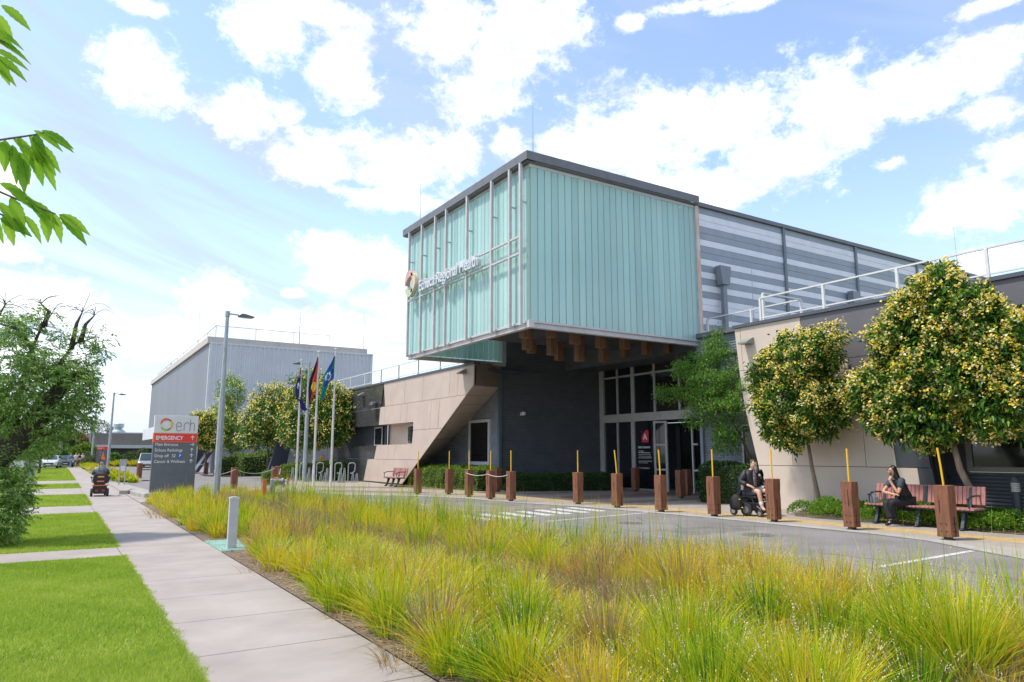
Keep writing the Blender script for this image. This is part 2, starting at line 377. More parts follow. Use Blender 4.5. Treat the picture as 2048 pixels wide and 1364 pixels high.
# ---------------- buildings ----------------
STEELW=mat('white painted steel',(.55,.54,.56),.5,.10,3,col2=(.47,.445,.43))
FASC=mat('grey fascia',(.16,.165,.18),.5,.08,3)
GLASSP=None
def plank_mat():
    m=mat('channel glass',(.56,.80,.765),.12,.08,.9,col2=(.50,.75,.72),stretch=(1,1,.35),spec=.6)
    nt=m.node_tree;N=nt.nodes;L=nt.links;b=N['Principled BSDF']
    src=b.inputs['Base Color'].links[0].from_socket
    g=N.new('ShaderNodeNewGeometry'); mr=N.new('ShaderNodeMapRange'); mr.inputs[3].default_value=.90; mr.inputs[4].default_value=1.10
    L.new(g.outputs['Random Per Island'],mr.inputs[0]); mx=N.new('ShaderNodeMix'); mx.data_type='RGBA'; mx.blend_type='MULTIPLY'; mx.inputs[0].default_value=1
    L.new(src,mx.inputs[6]); L.new(mr.outputs[0],mx.inputs[7]); L.new(mx.outputs[2],b.inputs['Base Color'])
    tr=N.new('ShaderNodeBsdfTransparent'); tr.inputs[0].default_value=(.75,.92,.88,1)
    ms=N.new('ShaderNodeMixShader'); ms.inputs[0].default_value=.12; L.new(b.outputs[0],ms.inputs[1]); L.new(tr.outputs[0],ms.inputs[2])
    tl=N.new('ShaderNodeBsdfTranslucent'); L.new(mx.outputs[2],tl.inputs[0]); m2=N.new('ShaderNodeMixShader'); m2.inputs[0].default_value=.22
    L.new(ms.outputs[0],m2.inputs[1]); L.new(tl.outputs[0],m2.inputs[2]); L.new(m2.outputs[0],N['Material Output'].inputs[0])
    return m
GLASSP=plank_mat()
SEAL=mat('green glass joint',(.24,.38,.33),.5,.1,8,col2=(.33,.38,.26))
LITBACK=mat('pale lit backing',(.72,.80,.74),.8,.05,1)
SHADEBACK=mat('teal shade backing',(.30,.48,.50),.8,.06,1)  # darker tone painted in for the shaded lower half of the glass
TIMB=mat('red gum timber',(.27,.098,.045),.7,.3,3,.5,30,col2=(.125,.055,.028),stretch=(6,6,.8))
TIMBH=mat('hanging timber',(.22,.115,.06),.65,.28,3,.3,30,col2=(.12,.06,.035),stretch=(6,6,.8))
RUST=mat('rust stained white steel',(.74,.70,.66),.7,.2,2.2,col2=(.55,.25,.10),stretch=(4,4,.6),detail=8)
DARKC=mat('charcoal corrugated steel',(.078,.087,.10),.45,.08,2,spec=.4)
GREYC=mat('blue grey corrugated steel',(.23,.255,.295),.45,.08,2)
FRAME=mat('satin aluminium',(.42,.42,.41),.4,.06,4,metal=.2)
BLACKG=mat('dark glazing',(.012,.014,.017),.05,.05,1,spec=.6)
BEIGE=mat('beige cladding panel',(.53,.425,.355),.55,.05,.9)
BEIGEW=mat('pale beige cladding panel',(.60,.51,.43),.6,.05,.9)
DGREY=mat('dark glossy panel',(.060,.062,.064),.12,.10,.7,bump=.05,bscale=1.2,spec=.6)
DGREY2=mat('matt grey panel',(.135,.13,.145),.55,.05,1)
DGREY3=mat('charcoal panel',(.050,.056,.066),.4,.05,1)
CAP=mat('parapet capping',(.085,.095,.12),.5,.06,2)
def corr(a,b,z0,z1,pitch,depth,out,horizontal=True,mb=None):
    """ribbed sheet between ground points a and b; out = outward normal (x,y)"""
    mb=mb or MB(); a=Vector((a[0],a[1],0)); b=Vector((b[0],b[1],0)); o=Vector((out[0],out[1],0))
    if horizontal:
        n=max(1,int((z1-z0)/pitch)); prof=[]
        for i in range(n):
            z=z0+(z1-z0)*i/n; h=(z1-z0)/n
            prof+=[(z,0),(z+h*.25,depth*.75),(z+h*.5,depth),(z+h*.75,depth*.75)]
        prof.append((z1,0)); vs=[];fs=[]
        for z,d in prof:
            p=a+o*d; q=b+o*d; vs+=[(p.x,p.y,z),(q.x,q.y,z)]
        for i in range(len(prof)-1): fs.append((2*i,2*i+1,2*i+3,2*i+2))
    else:
        L_=(b-a).length; n=int(L_/pitch); t=(b-a)/L_; prof=[]
        for i in range(n):
            s=L_*i/n; h=L_/n; prof+=[(s,0),(s+h*.55,0),(s+h*.68,depth),(s+h*.87,depth)]
        prof.append((L_,0)); vs=[];fs=[]
        for s,d in prof:
            p=a+t*s+o*d; vs+=[(p.x,p.y,z0),(p.x,p.y,z1)]
        for i in range(len(prof)-1): fs.append((2*i,2*i+2,2*i+3,2*i+1))
    mb.add(vs,fs); return mb

# --- the glass canopy box over the entrance ---
X0,X1,Y0,Y1,ZB,ZT=12.52,20.2,18.8,28.3,5.9,11.15
box=empty('entrance_canopy',(12.52,18.8,0),0,'large box of pale green channel glass raised over the hospital entrance','building')
def P(mb,name,m,par=box,**k):
    o=mb.build(name,m,M=Matrix.Translation((-par.location.x,-par.location.y,-par.location.z)),parent=par,**k); return o
def planks(a,b,z0,z1,out,n,lip=.028,over=0):
    """vertical glass channels, each set slightly askew of its neighbour"""
    mb=MB(); a=Vector((a[0],a[1],0)); b=Vector((b[0],b[1],0)); o=Vector((out[0],out[1],0)); t=(b-a)
    for i in range(n):
        p=a+t*(i/n)+t.normalized()*.006; q=a+t*((i+1)/n)-t.normalized()*.006
        j=rng.uniform(0,.012)
        vs=[]
        for z in (z0,z1):
            for pt,d in ((p,0),(p,.02+j),(p+(q-p)*.1,lip+j),(q-(q-p)*.1,lip+j),(q,.012),(q,0)):
                w=pt+o*d; vs.append((w.x,w.y,z))
        mb.add(vs,[(0,1,7,6),(1,2,8,7),(2,3,9,8),(3,4,10,9),(4,5,11,10)])
    return mb
def seals(a,b,z0,z1,out,n):
    mb=MB(); a=Vector((a[0],a[1],0)); b=Vector((b[0],b[1],0)); o=Vector((out[0],out[1],0)); t=(b-a)
    for i in range(1,n):
        p=a+t*(i/n)+o*.008; mb.beam((p.x,p.y,z0),(p.x,p.y,z1),.016,.016)
    return mb
wS=P(planks((X0+.02,Y0),(X1,Y0),ZB,ZT,(0,-1),27),'glass_wall',GLASSP,recalc=False); 
s_=P(seals((X0,Y0),(X1,Y0),ZB,ZT,(0,-1),27),'joint_seal',SEAL)
wW=P(planks((X0,Y1),(X0,Y0+.02),ZB,ZT,(-1,0),36),'glass_wall',GLASSP,recalc=False); P(seals((X0,Y1),(X0,Y0),ZB,ZT,(-1,0),36),'joint_seal',SEAL)
P(planks((17.3,Y1),(X0,Y1),ZB-.02,ZT,(0,1),17),'glass_wall',GLASSP,recalc=False)
P(planks((X0+.1,Y1-.07),(17.3,Y1-.07),ZB+.02,ZT,(0,-1),17),'glass_wall',GLASSP,recalc=False)
mb=MB(); mb.box(X0-.01,X0+.03,Y0-.02,Y0+.02,ZB,ZT); P(mb,'corner_seal',SEAL)
# added panels behind the glass: paleness stands for light, teal below for shade
mb=MB(); mb.box(X0+.35,X1-.1,Y0+.35,Y0+.40,8.28,ZT); mb.box(X0+.35,X0+.40,Y0+.4,Y1-.35,6.3,ZT); P(mb,'lit_backing',LITBACK)
mb=MB(); mb.box(X0+.35,X1-.1,Y0+.35,Y0+.40,6.2,8.279); P(mb,'shade_backing',SHADEBACK)
mb=MB(); mb.box(X0+.4,24,Y0+.4,24.2,6.15,6.25); mb.box(X0+.4,24,24.2,24.3,6.15,7.6); mb.box(X0+.4,24,24.3,Y1-.1,7.6,7.7); P(mb,'soffit',DARKC)
# bottom channel: white angle above, set-back channel below
mb=MB()
mb.box(X0-.06,X1,Y0-.08,Y0+.10,ZB-.07,ZB); mb.box(X0-.02,X1,Y0-.02,Y0+.12,ZB-.22,ZB-.07); mb.box(X0-.02,X1,Y0-.07,Y0+.12,ZB-.235,ZB-.22)
mb.box(X0-.09,X0+.08,Y0-.08,Y1+.05,ZB-.07,ZB-.0); mb.box(X0-.03,X0+.10,Y0-.02,Y1,ZB-.22,ZB-.07); mb.box(X0-.08,X0+.10,Y0-.07,Y1,ZB-.235,ZB-.222)
mb.box(X0,17.4,Y1-.1,Y1+.06,ZB-.2,ZB-.03)
mb.box(X0-.093,X0+.11,Y0-.084,Y0+.13,ZB-.238,ZB+.003); P(mb,'bottom_channel',STEELW,bevel=.005)
mb=MB(); mb.box(17.2,17.4,Y1-.14,Y1-.1,ZB-.02,7); P(mb,'end_trim',STEELW)
# roof fascia with its white strip
mb=MB(); mb.box(X0-.28,X1+.06,Y0-.26,Y0-.22,ZT+.10,ZT+.40); mb.box(X0-.28,X0-.24,Y0-.22,Y1+.3,ZT+.10,ZT+.40); mb.box(X0-.24,X1+.06,Y0-.22,Y1+.3,ZT+.30,ZT+.38)
mb.box(X0-.24,X1+.06,Y0-.22,Y0+.1,ZT+.06,ZT+.10); mb.box(X0-.24,X0+.1,Y0-.22,Y1+.3,ZT+.061,ZT+.10)
mb.box(X0-.28,X1,Y1+.3,Y1+.34,ZT+.1,ZT+.4)
P(mb,'roof_fascia',FASC,bevel=.006)
mb=MB(); mb.box(X0-.02,X1-.02,Y0-.06,Y0+.04,ZT-.03,ZT+.059); P(mb,'white_flashing',mat('white flashing',(.75,.75,.8),.5,.04,3))
mb=MB(); mb.box(X0-.06,X0-.0,Y0+.05,Y1,ZT-.03,ZT+.04); P(mb,'top_rail',STEELW)
mb=MB(); mb.box(X1+.0,X1+.17,Y0-.10,Y0+.08,ZB-.12,ZT+.06); P(mb,'end_post',RUST)
mb=MB(); mb.box(X1-.035,X1-.003,Y0-.12,Y0+.0,ZB-.05,ZT+.04); P(mb,'end_trim',STEELW)
# external frame on the street face
fx=X0-.24
for y in (18.98,19.66,20.86,22.68,24.4,25.38,26.66,27.95):
    mb=MB(); mb.box(fx-.05,fx+.05,y-.05,y+.05,ZB-.16,ZT+.10); mb.box(fx-.04,X0,y-.035,y+.035,ZB-.12,ZB-.07); mb.box(fx+.05,X0-.01,y-.02,y+.02,9.9,9.95); P(mb,'frame_post',STEELW,bevel=.006)
for z in (8.72,8.16):
    mb=MB(); mb.box(fx-.035,fx+.035,19.03,28.0,z-.035,z+.035); P(mb,'frame_rail',STEELW,bevel=.004)
# hanging timbers under the soffit
tims=[(12.95,19.35,.42),(13.3,20.3,.75),(14.0,19.25,.42),(14.35,20.2,.62),(14.25,21.6,.98),(15.2,19.3,.40),(15.45,20.3,.80),(15.5,21.8,1.1),(16.4,19.25,.42),(16.7,20.35,.85),(16.8,21.8,1.3),
 (17.6,19.3,.38),(17.9,20.4,.78),(18.1,21.9,1.2),(18.8,19.3,.5),(19.1,20.5,.95),(13.1,21.9,.48),(15.7,23.5,.7),(17.0,23.4,1.0),(18.3,23.6,.8),(19.5,22.2,.8),(20.4,20.6,.7),(20.6,22.2,.6),(19.8,19.3,.3)]
for x,y,l in tims:
    mb=MB(); mb.box(x-.15,x+.15,y-.15,y+.15,6.15-l*.74,6.15); P(mb,'hanging_timber',TIMBH,bevel=.01)
# --- sign on the frame: leaf emblem and lettering ---
sg=empty('wall_sign',(12.2,26.5,8.45),0,'raised white letters and leaf ring emblem fixed to the canopy frame','sign')
WLET=mat('white letter enamel',(.62,.66,.70),.4,.03,3)
M_=face_mat((-.05,-.02,-.16),(0,-1,0))
text('Echuca Regional Health',.66,'lettering',WLET,sg,M_,depth=.08,spacing=1.0,bold=.004,sx=.80)
def leaf_shape(cx,cy,r,a0,a1,w,n=14):
    """curved leaf along an arc of a ring, in sign coordinates"""
    up=[];dn=[]
    for i in range(n+1):
        t=i/n; a=a0+(a1-a0)*t; ww=w*math.sin(math.pi*t)**.8
        up.append((cx+(r+ww*.55)*math.cos(a),cy+(r+ww*.55)*math.sin(a))); dn.append((cx+(r-ww*.45)*math.cos(a),cy+(r-ww*.45)*math.sin(a)))
    return up+dn[::-1][1:-1]
def leaf_emblem(parent,M,cx,cy,r,w,d0,d1,pale=False):
    for (a0,a1,c,nm) in ((R(35),R(185),(.80,.16,.09),'red'),(R(75),R(-75),(.86,.55,.18),'gold'),(R(200),R(322),(.45,.55,.12),'green')):
        mb=MB(); poly=leaf_shape(cx,cy,r,a0,a1,w)
        mb.prism(poly,'z',d0,d1); me=mb.build('emblem_leaf',mat('emblem '+nm,c,.5,.12,6) if not pale else mat('faded emblem '+nm,tuple(x*.45+.33 for x in c),.5,.12,3),parent,M=M); me['label']=nm+' curved leaf of the ring emblem'
leaf_emblem(sg,face_mat((-.07,1.42,.35),(0,-1,0)),.55,.02,.42,.30,-.1,.08,True)

# --- rear hall with striped wall ---
hall=empty('striped_hall',(20.4,18.9,0),0,'tall hall clad in grey and white horizontal bands behind the glass box','building')
LB=mat('pale band cladding',(.80,.80,.86),.5,.04,2); DB=mat('slate band cladding',(.32,.355,.41),.5,.05,2)
rows='DLLDDLDDLDLDLDLLDLLLD'[::1]
zt=11.3; h=.262; ml=MB(); md=MB()
for i,c in enumerate('DLLDDLDDLDLDLDLLDLDL'):
    z1=zt-i*h; z0=z1-h+.012; (ml if c=='L' else md).box(20.4,48,18.93,19.0,z0,z1)
P(ml,'pale_cladding_bands',LB,hall); P(md,'slate_cladding_bands',DB,hall)
mb=MB(); mb.box(20.42,48,18.955,28.2,5.6,11.28); P(mb,'wall',DARKC,hall)
mb=MB(); mb.box(20.40,48.1,18.82,18.9,11.3,11.46); mb.box(20.4,48.1,18.9,28.6,11.40,11.455); P(mb,'roof_edge',FASC,hall)
for x in (25.75,31.0,36.3,41.6):
    mb=MB(); mb.box(x-.07,x+.07,18.85,18.93,5.8,11.38); P(mb,'cover_strip',mat('grey strip',(.17,.2,.23),.5,.05,2),hall)
DPIPE=mat('grey blue downpipe',(.20,.235,.27),.4,.06,3)
for x,z in ((21.6,8.95),(30.3,9.0)):
    mb=MB(); mb.prism([(x-.2,z-.75),(x+.2,z-.75),(x+.3,z-.05),(x+.3,z),(x-.3,z),(x-.3,z-.05)],'y',18.55,18.84); mb.box(x-.09,x+.1,18.62,18.80,5.7,z-.75); d=P(mb,'downpipe',DPIPE,hall,bevel=.01)

# --- entrance: dark wall, glazing, doors ---
ent=empty('entrance_pavilion',(17.4,18.9,0),0,'dark recessed hospital entrance with tall grey framed glazing and open sliding door','entrance')
a=Vector((17.4,28.7,0)); b_=Vector((22.1,27.0,0)); t=(b_-a).normalized(); nrm=Vector((t.y,-t.x,0))
nrm=nrm if nrm.y<0 else -nrm
mb=corr((a.x,a.y),(b_.x,b_.y),.05,7.6,.085,.018,(nrm.x,nrm.y)); P(mb,'corrugated_wall',DARKC,ent,recalc=False)
mb=MB(); mb.beam((17.36,28.66,0),(17.36,28.66,7.6),.16,.16); P(mb,'corner_post',mat('teal grey post',(.09,.14,.16),.4,.05,2),ent)
GX=22.1
def bar(mb,y0,y1,z0,z1,d=.06,x=GX): mb.box(x-d,x+.06,y0,y1,z0,z1)
mb=MB()
bar(mb,26.72,27.02,.05,5.6,.10); bar(mb,20.7,26.72,3.1,3.47,.12)
for y,w,z0,z1 in ((25.75,.10,3.48,6.1),(24.68,.22,3.48,6.1),(23.25,.12,3.48,6.1),(21.75,.12,3.48,6.1),(25.78,.10,.05,3.09),(24.72,.24,.05,3.09),(23.30,.13,.05,3.09)): bar(mb,y-w/2,y+w/2,z0,z1)
bar(mb,20.7,26.72,5.18,5.27,.055); bar(mb,24.84,26.7,.05,.13,.055); bar(mb,23.37,24.6,.05,.13,.055)
P(mb,'glazing_frame',FRAME,ent,bevel=.006)
for (y0,y1,z0,z1) in ((24.79,26.72,3.48,6.1),(20.7,24.57,3.48,6.1),(24.84,26.72,.05,3.1),(23.37,24.6,.05,3.1)):
    mb=MB(); mb.box(GX+.0,GX+.012,y0,y1,z0,z1); P(mb,'glass_pane',BLACKG,ent)
# sliding door leaves
mb=MB(); x=GX-.16
for y0,y1,z0,z1 in ((23.12,23.24,.07,3.05),(22.42,22.54,.07,3.05),(22.54,23.12,2.97,3.05),(22.54,23.12,2.0,2.07),(22.54,23.12,.95,1.02),(22.54,23.12,.07,.2)): mb.box(x-.03,x+.03,y0,y1,z0,z1)
dl=P(mb,'sliding_door',FRAME,ent); mb=MB(); mb.box(x-.006,x+.006,22.54,23.12,.2,2.97); o=mb.build('door_glass',BLACKG,dl,M=Matrix.Translation((-17.4,-18.9,0)))
mb=MB()
for y0,y1,z0,z1 in ((20.95,21.03,.07,3.05),(20.7,20.95,2.0,2.07),(20.7,20.95,.95,1.02)): mb.box(x-.03,x+.03,y0,y1,z0,z1)
P(mb,'sliding_door',FRAME,ent)
# inside lobby seen through the opening
mb=MB(); mb.box(24.6,24.7,19.2,27.2,.05,3.1); mb.box(22.2,24.6,19.2,27.2,3.11,3.2); mb.box(22.2,24.6,19.1,19.2,.05,3.1); P(mb,'lobby_wall',BLACKG,ent)
mb=MB(); mb.box(24.5,24.56,21.7,21.78,.05,3.0); mb.box(24.5,24.56,20.4,23.3,.95,1.02); P(mb,'inner_frame',mat('dim frame',(.10,.12,.14),.5,.05,2),ent)
mb=MB(); mb.box(22.05,22.5,23.9,24.3,.05,.3); 
# decals on the glass
RED=mat('decal red',(.62,.02,.07),.5,.05,4); WHT=mat('decal white',(.75,.75,.75),.5,.03,4)
dm=face_mat((GX-.075-17.4,24.42-18.9,0),(0,-1,0))
mb=MB(); s=.32; poly=[(.33,2.15),(.72,2.15),(.76,2.19),(.76,2.66),(.72,2.70),(.58,2.70),(.42,2.58),(.31,2.40),(.30,2.19)]
mb.prism(poly,'z',0,.006); mb.build('red_badge',RED,ent,M=dm)
mb=MB(); mb.prism([(.27,2.62),(.32,2.70),(.33,2.66),(.29,2.58)],'z',0,.006); mb.build('red_badge',RED,ent,M=dm)
text('A',.36,'badge_letter',WHT,ent,dm@Matrix.Translation((.41,2.28,.008)),depth=.003,bold=.012)
yy=1.90
for s_,sz,bo in (('ZERO TOLERANCE',.115,.004),('This hospital has a',.062,0),('ZERO TOLERANCE against abusive or',.062,.002),('threatening behaviour towards our staff.',.062,0),('This includes swearing, violence, aggression',.060,0),('damage to any other inappropriate behaviour',.060,.001),('',.06,0),('Any such persons will be asked to leave and',.060,.001),('may have to leave the premises.',.060,0),('',.05,0)):
    if s_: text(s_,sz,'notice_text',WHT,ent,dm@Matrix.Translation((.07,yy,.004)),depth=.002,bold=bo,sx=.78)
    yy-=sz*1.22
mb=MB(); mb.prism([(.07,.99),(.15,.99),(.15,1.09),(.07,1.09)],'z',0,.005); mb.build('red_badge',RED,ent,M=dm)
text('This is a non smoking site',.066,'notice_text',WHT,ent,dm@Matrix.Translation((.18,1.01,.004)),depth=.002,bold=.001,sx=.85)
# right hand return of the entrance
mb=corr((20.25,18.75),(20.2,15.2),.05,5.25,.085,.018,(-1,0)); P(mb,'corrugated_wall',GREYC,ent,recalc=False)
mb=MB(); mb.beam((20.22,18.82,.05),(20.22,18.82,6.0),.14,.16); mb.box(20.24,22.2,18.76,18.9,.05,6.2); P(mb,'corner_post',mat('blue grey post',(.20,.235,.28),.4,.05,2),ent)
mb=corr((20.15,18.9),(20.15,15.3),5.3,5.95,.085,.018,(-1,0)); P(mb,'corrugated_wall',GREYC,ent,recalc=False)
mb=MB(); mb.box(20.0,20.3,15.2,18.9,5.96,6.12); mb.box(20.1,20.4,15.2,18.74,5.22,5.30); P(mb,'parapet_cap',FASC,ent)
mb=MB(); mb.box(20.19,20.2,15.1,16.9,.9,2.6); P(mb,'window_glass',BLACKG,ent)
mb=MB(); mb.box(20.15,20.2,16.9,16.98,.85,2.65); mb.box(20.15,20.2,15.1,16.9,2.6,2.67); P(mb,'window_frame',FRAME,ent)

# --- right wing: slanted panels ---
rw=empty('clad_wing',(18.4,15.6,0),0,'low wing of beige and charcoal panels behind the flowering trees and seated woman','building')
XR=18.4
def panel(mb,poly,x=XR,th=.04): mb.prism(poly,'x',x,x+th)
g=.012
be=MB()
panel(be,[(15.57,5.68),(15.36,5.68),(15.30,4.30),(15.45,4.30)])
panel(be,[(15.345,5.68),(13.12,5.68),(13.12,4.30),(15.285,4.30)])
panel(be,[(15.45,4.285),(14.70,4.285),(14.70,3.21),(15.32,3.21)])
panel(be,[(14.685,4.285),(11.68,4.285),(11.68,2.9),(14.685,2.9)])
panel(be,[(15.32,3.195),(14.685,3.195),(14.685,2.885),(13.66,2.885),(13.66,1.31),(14.90,1.31)])
panel(be,[(13.645,2.885),(11.41,2.885),(11.38,1.31),(13.645,1.31)]); panel(be,[(11.395,2.885),(10.66,2.885),(10.55,1.31),(11.365,1.31)])
panel(be,[(14.895,1.295),(13.02,1.295),(13.02,.0),(14.75,.0)]); panel(be,[(13.005,1.295),(10.02,1.295),(9.92,.0),(13.005,.0)])
P(be,'beige_panels',BEIGEW,rw)
dk=MB()
panel(dk,[(13.105,5.68),(7.95,5.68),(7.95,4.30),(13.105,4.30)]); panel(dk,[(7.935,5.68),(-4,5.68),(-4,4.30),(7.935,4.30)])
panel(dk,[(11.665,4.285),(7.95,4.285),(7.95,2.9),(11.665,2.9)]); panel(dk,[(7.935,4.285),(-4,4.285),(-4,2.9),(7.935,2.9)])
P(dk,'grey_panels',DGREY2,rw)
dk=MB(); panel(dk,[(10.645,2.885),(9.87,2.885),(9.68,1.31),(10.535,1.31)]); panel(dk,[(10.005,1.295),(9.66,1.295),(9.50,.0),(9.905,.0)]); panel(dk,[(9.86,2.885),(-4,2.885),(-4,2.62),(9.83,2.62)])
P(dk,'charcoal_panels',DGREY3,rw)
mb=MB()
panel(mb,[(15.55,5.66),(-4,5.66),(-4,2.64),(9.82,2.64),(9.47,.0),(14.7,.0),(15.3,3.2)],XR+.045,.12); P(mb,'backing_wall',mat('black joint',(.02,.02,.02),.8,.05,2),rw)
mb=MB(); mb.box(XR+.1,24,15.2,15.55,3.0,5.6); mb.box(XR+.2,30,-4,15.2,5.5,5.6); mb.box(XR+.2,XR+1.2,-4,9.8,2.6,2.66); P(mb,'roof_slab',DARKC,rw)
mb=MB(); mb.box(XR-.06,XR+.25,-4,15.62,5.69,5.79); P(mb,'parapet_cap',CAP,rw)
mb=corr((19.4,9.75),(19.4,-4),.03,1.2,.085,.018,(-1,0)); mb.add([(18.57,9.78,0),(19.4,9.78,0),(19.4,9.9,2.64),(18.57,9.9,2.64)],[(0,1,2,3)]); P(mb,'corrugated_wall',DARKC,rw,recalc=False)
mb=MB(); mb.box(19.36,19.42,-4,9.30,1.21,1.33); mb.box(19.36,19.42,9.16,9.30,1.33,2.6); P(mb,'window_frame',mat('dull bronze frame',(.24,.23,.21),.5,.05,2),rw)
mb=MB(); mb.box(19.40,19.41,-4,9.17,1.33,2.6); P(mb,'window_glass',BLACKG,rw)
mb=MB(); mb.box(19.42,19.5,9.3,15,0,2.62); P(mb,'recess_wall',DARKC,rw)

# --- left wing: beige slanted panels over a glossy dark wall ---
lw=empty('beige_wing',(15.2,27.3,0),0,'low wing of beige panels cut along a diagonal beside the dark entrance wall','building')
XL=15.2
def pl(mb,poly,th=.05): mb.prism(poly,'x',XL,XL+th)
be=MB(); D=lambda z: 27.38+(4.62-z)*(35.05-27.38)/4.62 if z<4.62 else 27.3   # diagonal lower edge
pl(be,[(37.68,5.55),(34.72,5.55),(34.86,4.27),(37.45,4.27)]); pl(be,[(34.70,5.55),(32.45,5.55),(32.65,4.27),(34.84,4.27)]); pl(be,[(32.43,5.55),(29.53,5.55),(29.70,4.27),(32.63,4.27)])
pl(be,[(29.51,5.55),(28.70,5.55),(28.88,4.27),(29.68,4.27)]); pl(be,[(28.68,5.55),(27.3,5.55),(27.34,4.64),(D(4.27),4.27),(28.86,4.27)])
# second row, split round the window opening (34.0..38.3, 2.2..3.2)
pl(be,[(38.12,4.255),(37.4,4.255),(37.5,3.26),(38.28,3.26)]); pl(be,[(37.38,4.255),(35.15,4.255),(35.3,3.26),(37.48,3.26)]); pl(be,[(35.13,4.255),(34.35,4.255),(34.5,3.26),(35.28,3.26)])
pl(be,[(34.33,4.255),(31.5,4.255),(31.7,2.85),(33.6,2.85),(33.62,3.26),(34.48,3.26)]); pl(be,[(31.48,4.255),(30.62,4.255),(30.8,3.05),(30.8,2.85),(31.68,2.85)]); pl(be,[(30.60,4.255),(D(4.255),4.255),(D(2.85),2.85),(30.78,2.85)])
pl(be,[(33.6,2.835),(D(2.835),2.835),(D(1.36),1.36),(33.75,1.36),(33.72,2.14)])
pl(be,[(38.5,2.14),(36.8,2.14),(36.84,1.36),(38.85,1.36)]); pl(be,[(36.78,2.14),(35.86,2.14),(35.98,1.36),(36.82,1.36)]); pl(be,[(35.84,2.14),(33.70,2.14),(33.74,1.36),(35.96,1.36)])
pl(be,[(39.85,1.345),(37.36,1.345),(37.42,.12),(40.4,.12)]); pl(be,[(37.34,1.345),(D(1.345),1.345),(D(.12),.12),(37.40,.12)])
P(be,'beige_panels',BEIGE,lw)
# return facet and sloping soffit
F1=[(15.2,27.3,5.6),(15.2,27.36,4.62),(17.33,28.68,4.74),(17.33,28.62,5.85)]
mb=MB(); mb.add(F1,[(0,1,2,3)]); P(mb,'return_panel',mat('beige panel with painted shade',(.30,.235,.19),.6,.05,1),lw)  # shade under the box put into the colour: a browner beige
mb=MB()
S=[(15.2,27.36,4.62),(15.2,30.0,3.04),(15.2,35.05,.0)]; T=[(17.35,28.7,4.74),(17.35,31.5,3.3),(17.35,38.4,.0)]
q=8
def lerp(A,B,t): return tuple(A[i]+(B[i]-A[i])*t for i in range(3))
def path(Q,t):
    t*=2; return lerp(Q[0],Q[1],t) if t<1 else lerp(Q[1],Q[2],t-1)
for i in range(q):
    t0=i/q; t1=(i+1)/q-.003
    mb.add([path(S,t0),path(S,t1),path(T,t1),path(T,t0)],[(0,1,2,3)])
P(mb,'sloping_soffit',BEIGE,lw)
mb=MB(); mb.prism([(38.0,5.53),(27.35,5.53),(27.42,4.68),(30.0,3.12),(35.0,.14),(40.3,.14),(39.8,1.3),(38.7,1.3),(38.5,2.14),(33.74,2.14),(33.64,3.26),(38.2,3.26)],'x',XL+.055,XL+.16); P(mb,'backing_wall',MATS['black joint'],lw)
mb=MB(); mb.box(XL-.05,XL+.3,27.25,46.5,5.56,5.66); mb.box(XL+.2,24,28.0,50,5.4,5.5); P(mb,'parapet_cap',CAP,lw)
# window recess in the beige wall
mb=MB(); mb.box(15.9,15.95,33.6,38.6,2.1,3.3); mb.box(XL+.06,15.9,33.55,38.6,2.05,2.14); mb.box(XL+.06,15.9,33.55,38.6,3.26,3.35); mb.box(XL+.06,15.9,33.55,33.6,2.1,3.3); P(mb,'window_recess',BEIGE,lw)
mb=MB(); mb.box(15.60,15.66,33.6,35.2,2.15,3.2); f=P(mb,'window_frame',FRAME,lw); mb=MB(); mb.box(15.57,15.60,33.68,35.08,2.22,3.08); mb.build('window_glass',BLACKG,f,M=Matrix.Translation((-15.2,-27.3,0)))
# corrugated wall behind with its window
mb=corr((17.4,28.6),(17.4,38.6),.03,5.5,.085,.018,(-1,0)); P(mb,'corrugated_wall',GREYC,lw,recalc=False)
mb=MB()
for y0,y1,z0,z1 in ((29.55,31.6,1.12,1.28),(29.55,31.6,3.16,3.3),(29.55,29.68,1.28,3.16),(31.46,31.6,1.28,3.16)): mb.box(17.3,17.42,y0,y1,z0,z1)
f=P(mb,'window_frame',mat('white window frame',(.6,.6,.6),.45,.04,3),lw); mb=MB(); mb.box(17.35,17.36,29.68,31.46,1.28,3.16); mb.build('window_glass',BLACKG,f,M=Matrix.Translation((-15.2,-27.3,0)))
# glossy dark part
dk=MB()
pl(dk,[(46.4,5.55),(37.70,5.55),(38.10,4.22),(46.4,4.22)]); pl(dk,[(46.4,4.205),(38.12,4.205),(38.3,3.25),(46.4,3.25)]); pl(dk,[(46.4,2.1),(38.55,2.1),(38.87,1.36),(46.4,1.36)]); pl(dk,[(46.4,1.345),(39.87,1.345),(40.42,.05),(46.4,.05)])
P(dk,'dark_panels',DGREY,lw)
mb=MB(); mb.box(XL+.5,XL+.55,38.3,46.4,2.0,3.3); mb.box(XL+.06,XL+.5,38.3,46.4,2.02,2.1); mb.box(XL+.06,XL+.5,38.3,46.4,3.25,3.3); P(mb,'dark_recess',DGREY3,lw)
mb=MB(); mb.box(XL+.38,XL+.42,38.7,39.9,2.12,3.2); f=P(mb,'window_frame',FRAME,lw); mb=MB(); mb.box(XL+.36,XL+.38,38.78,39.75,2.2,3.1); mb.build('window_glass',BLACKG,f,M=Matrix.Translation((-15.2,-27.3,0)))
mb=MB(); mb.box(XL+.06,XL+1.0,46.35,46.4,.0,5.5); P(mb,'end_wall',DGREY,lw)
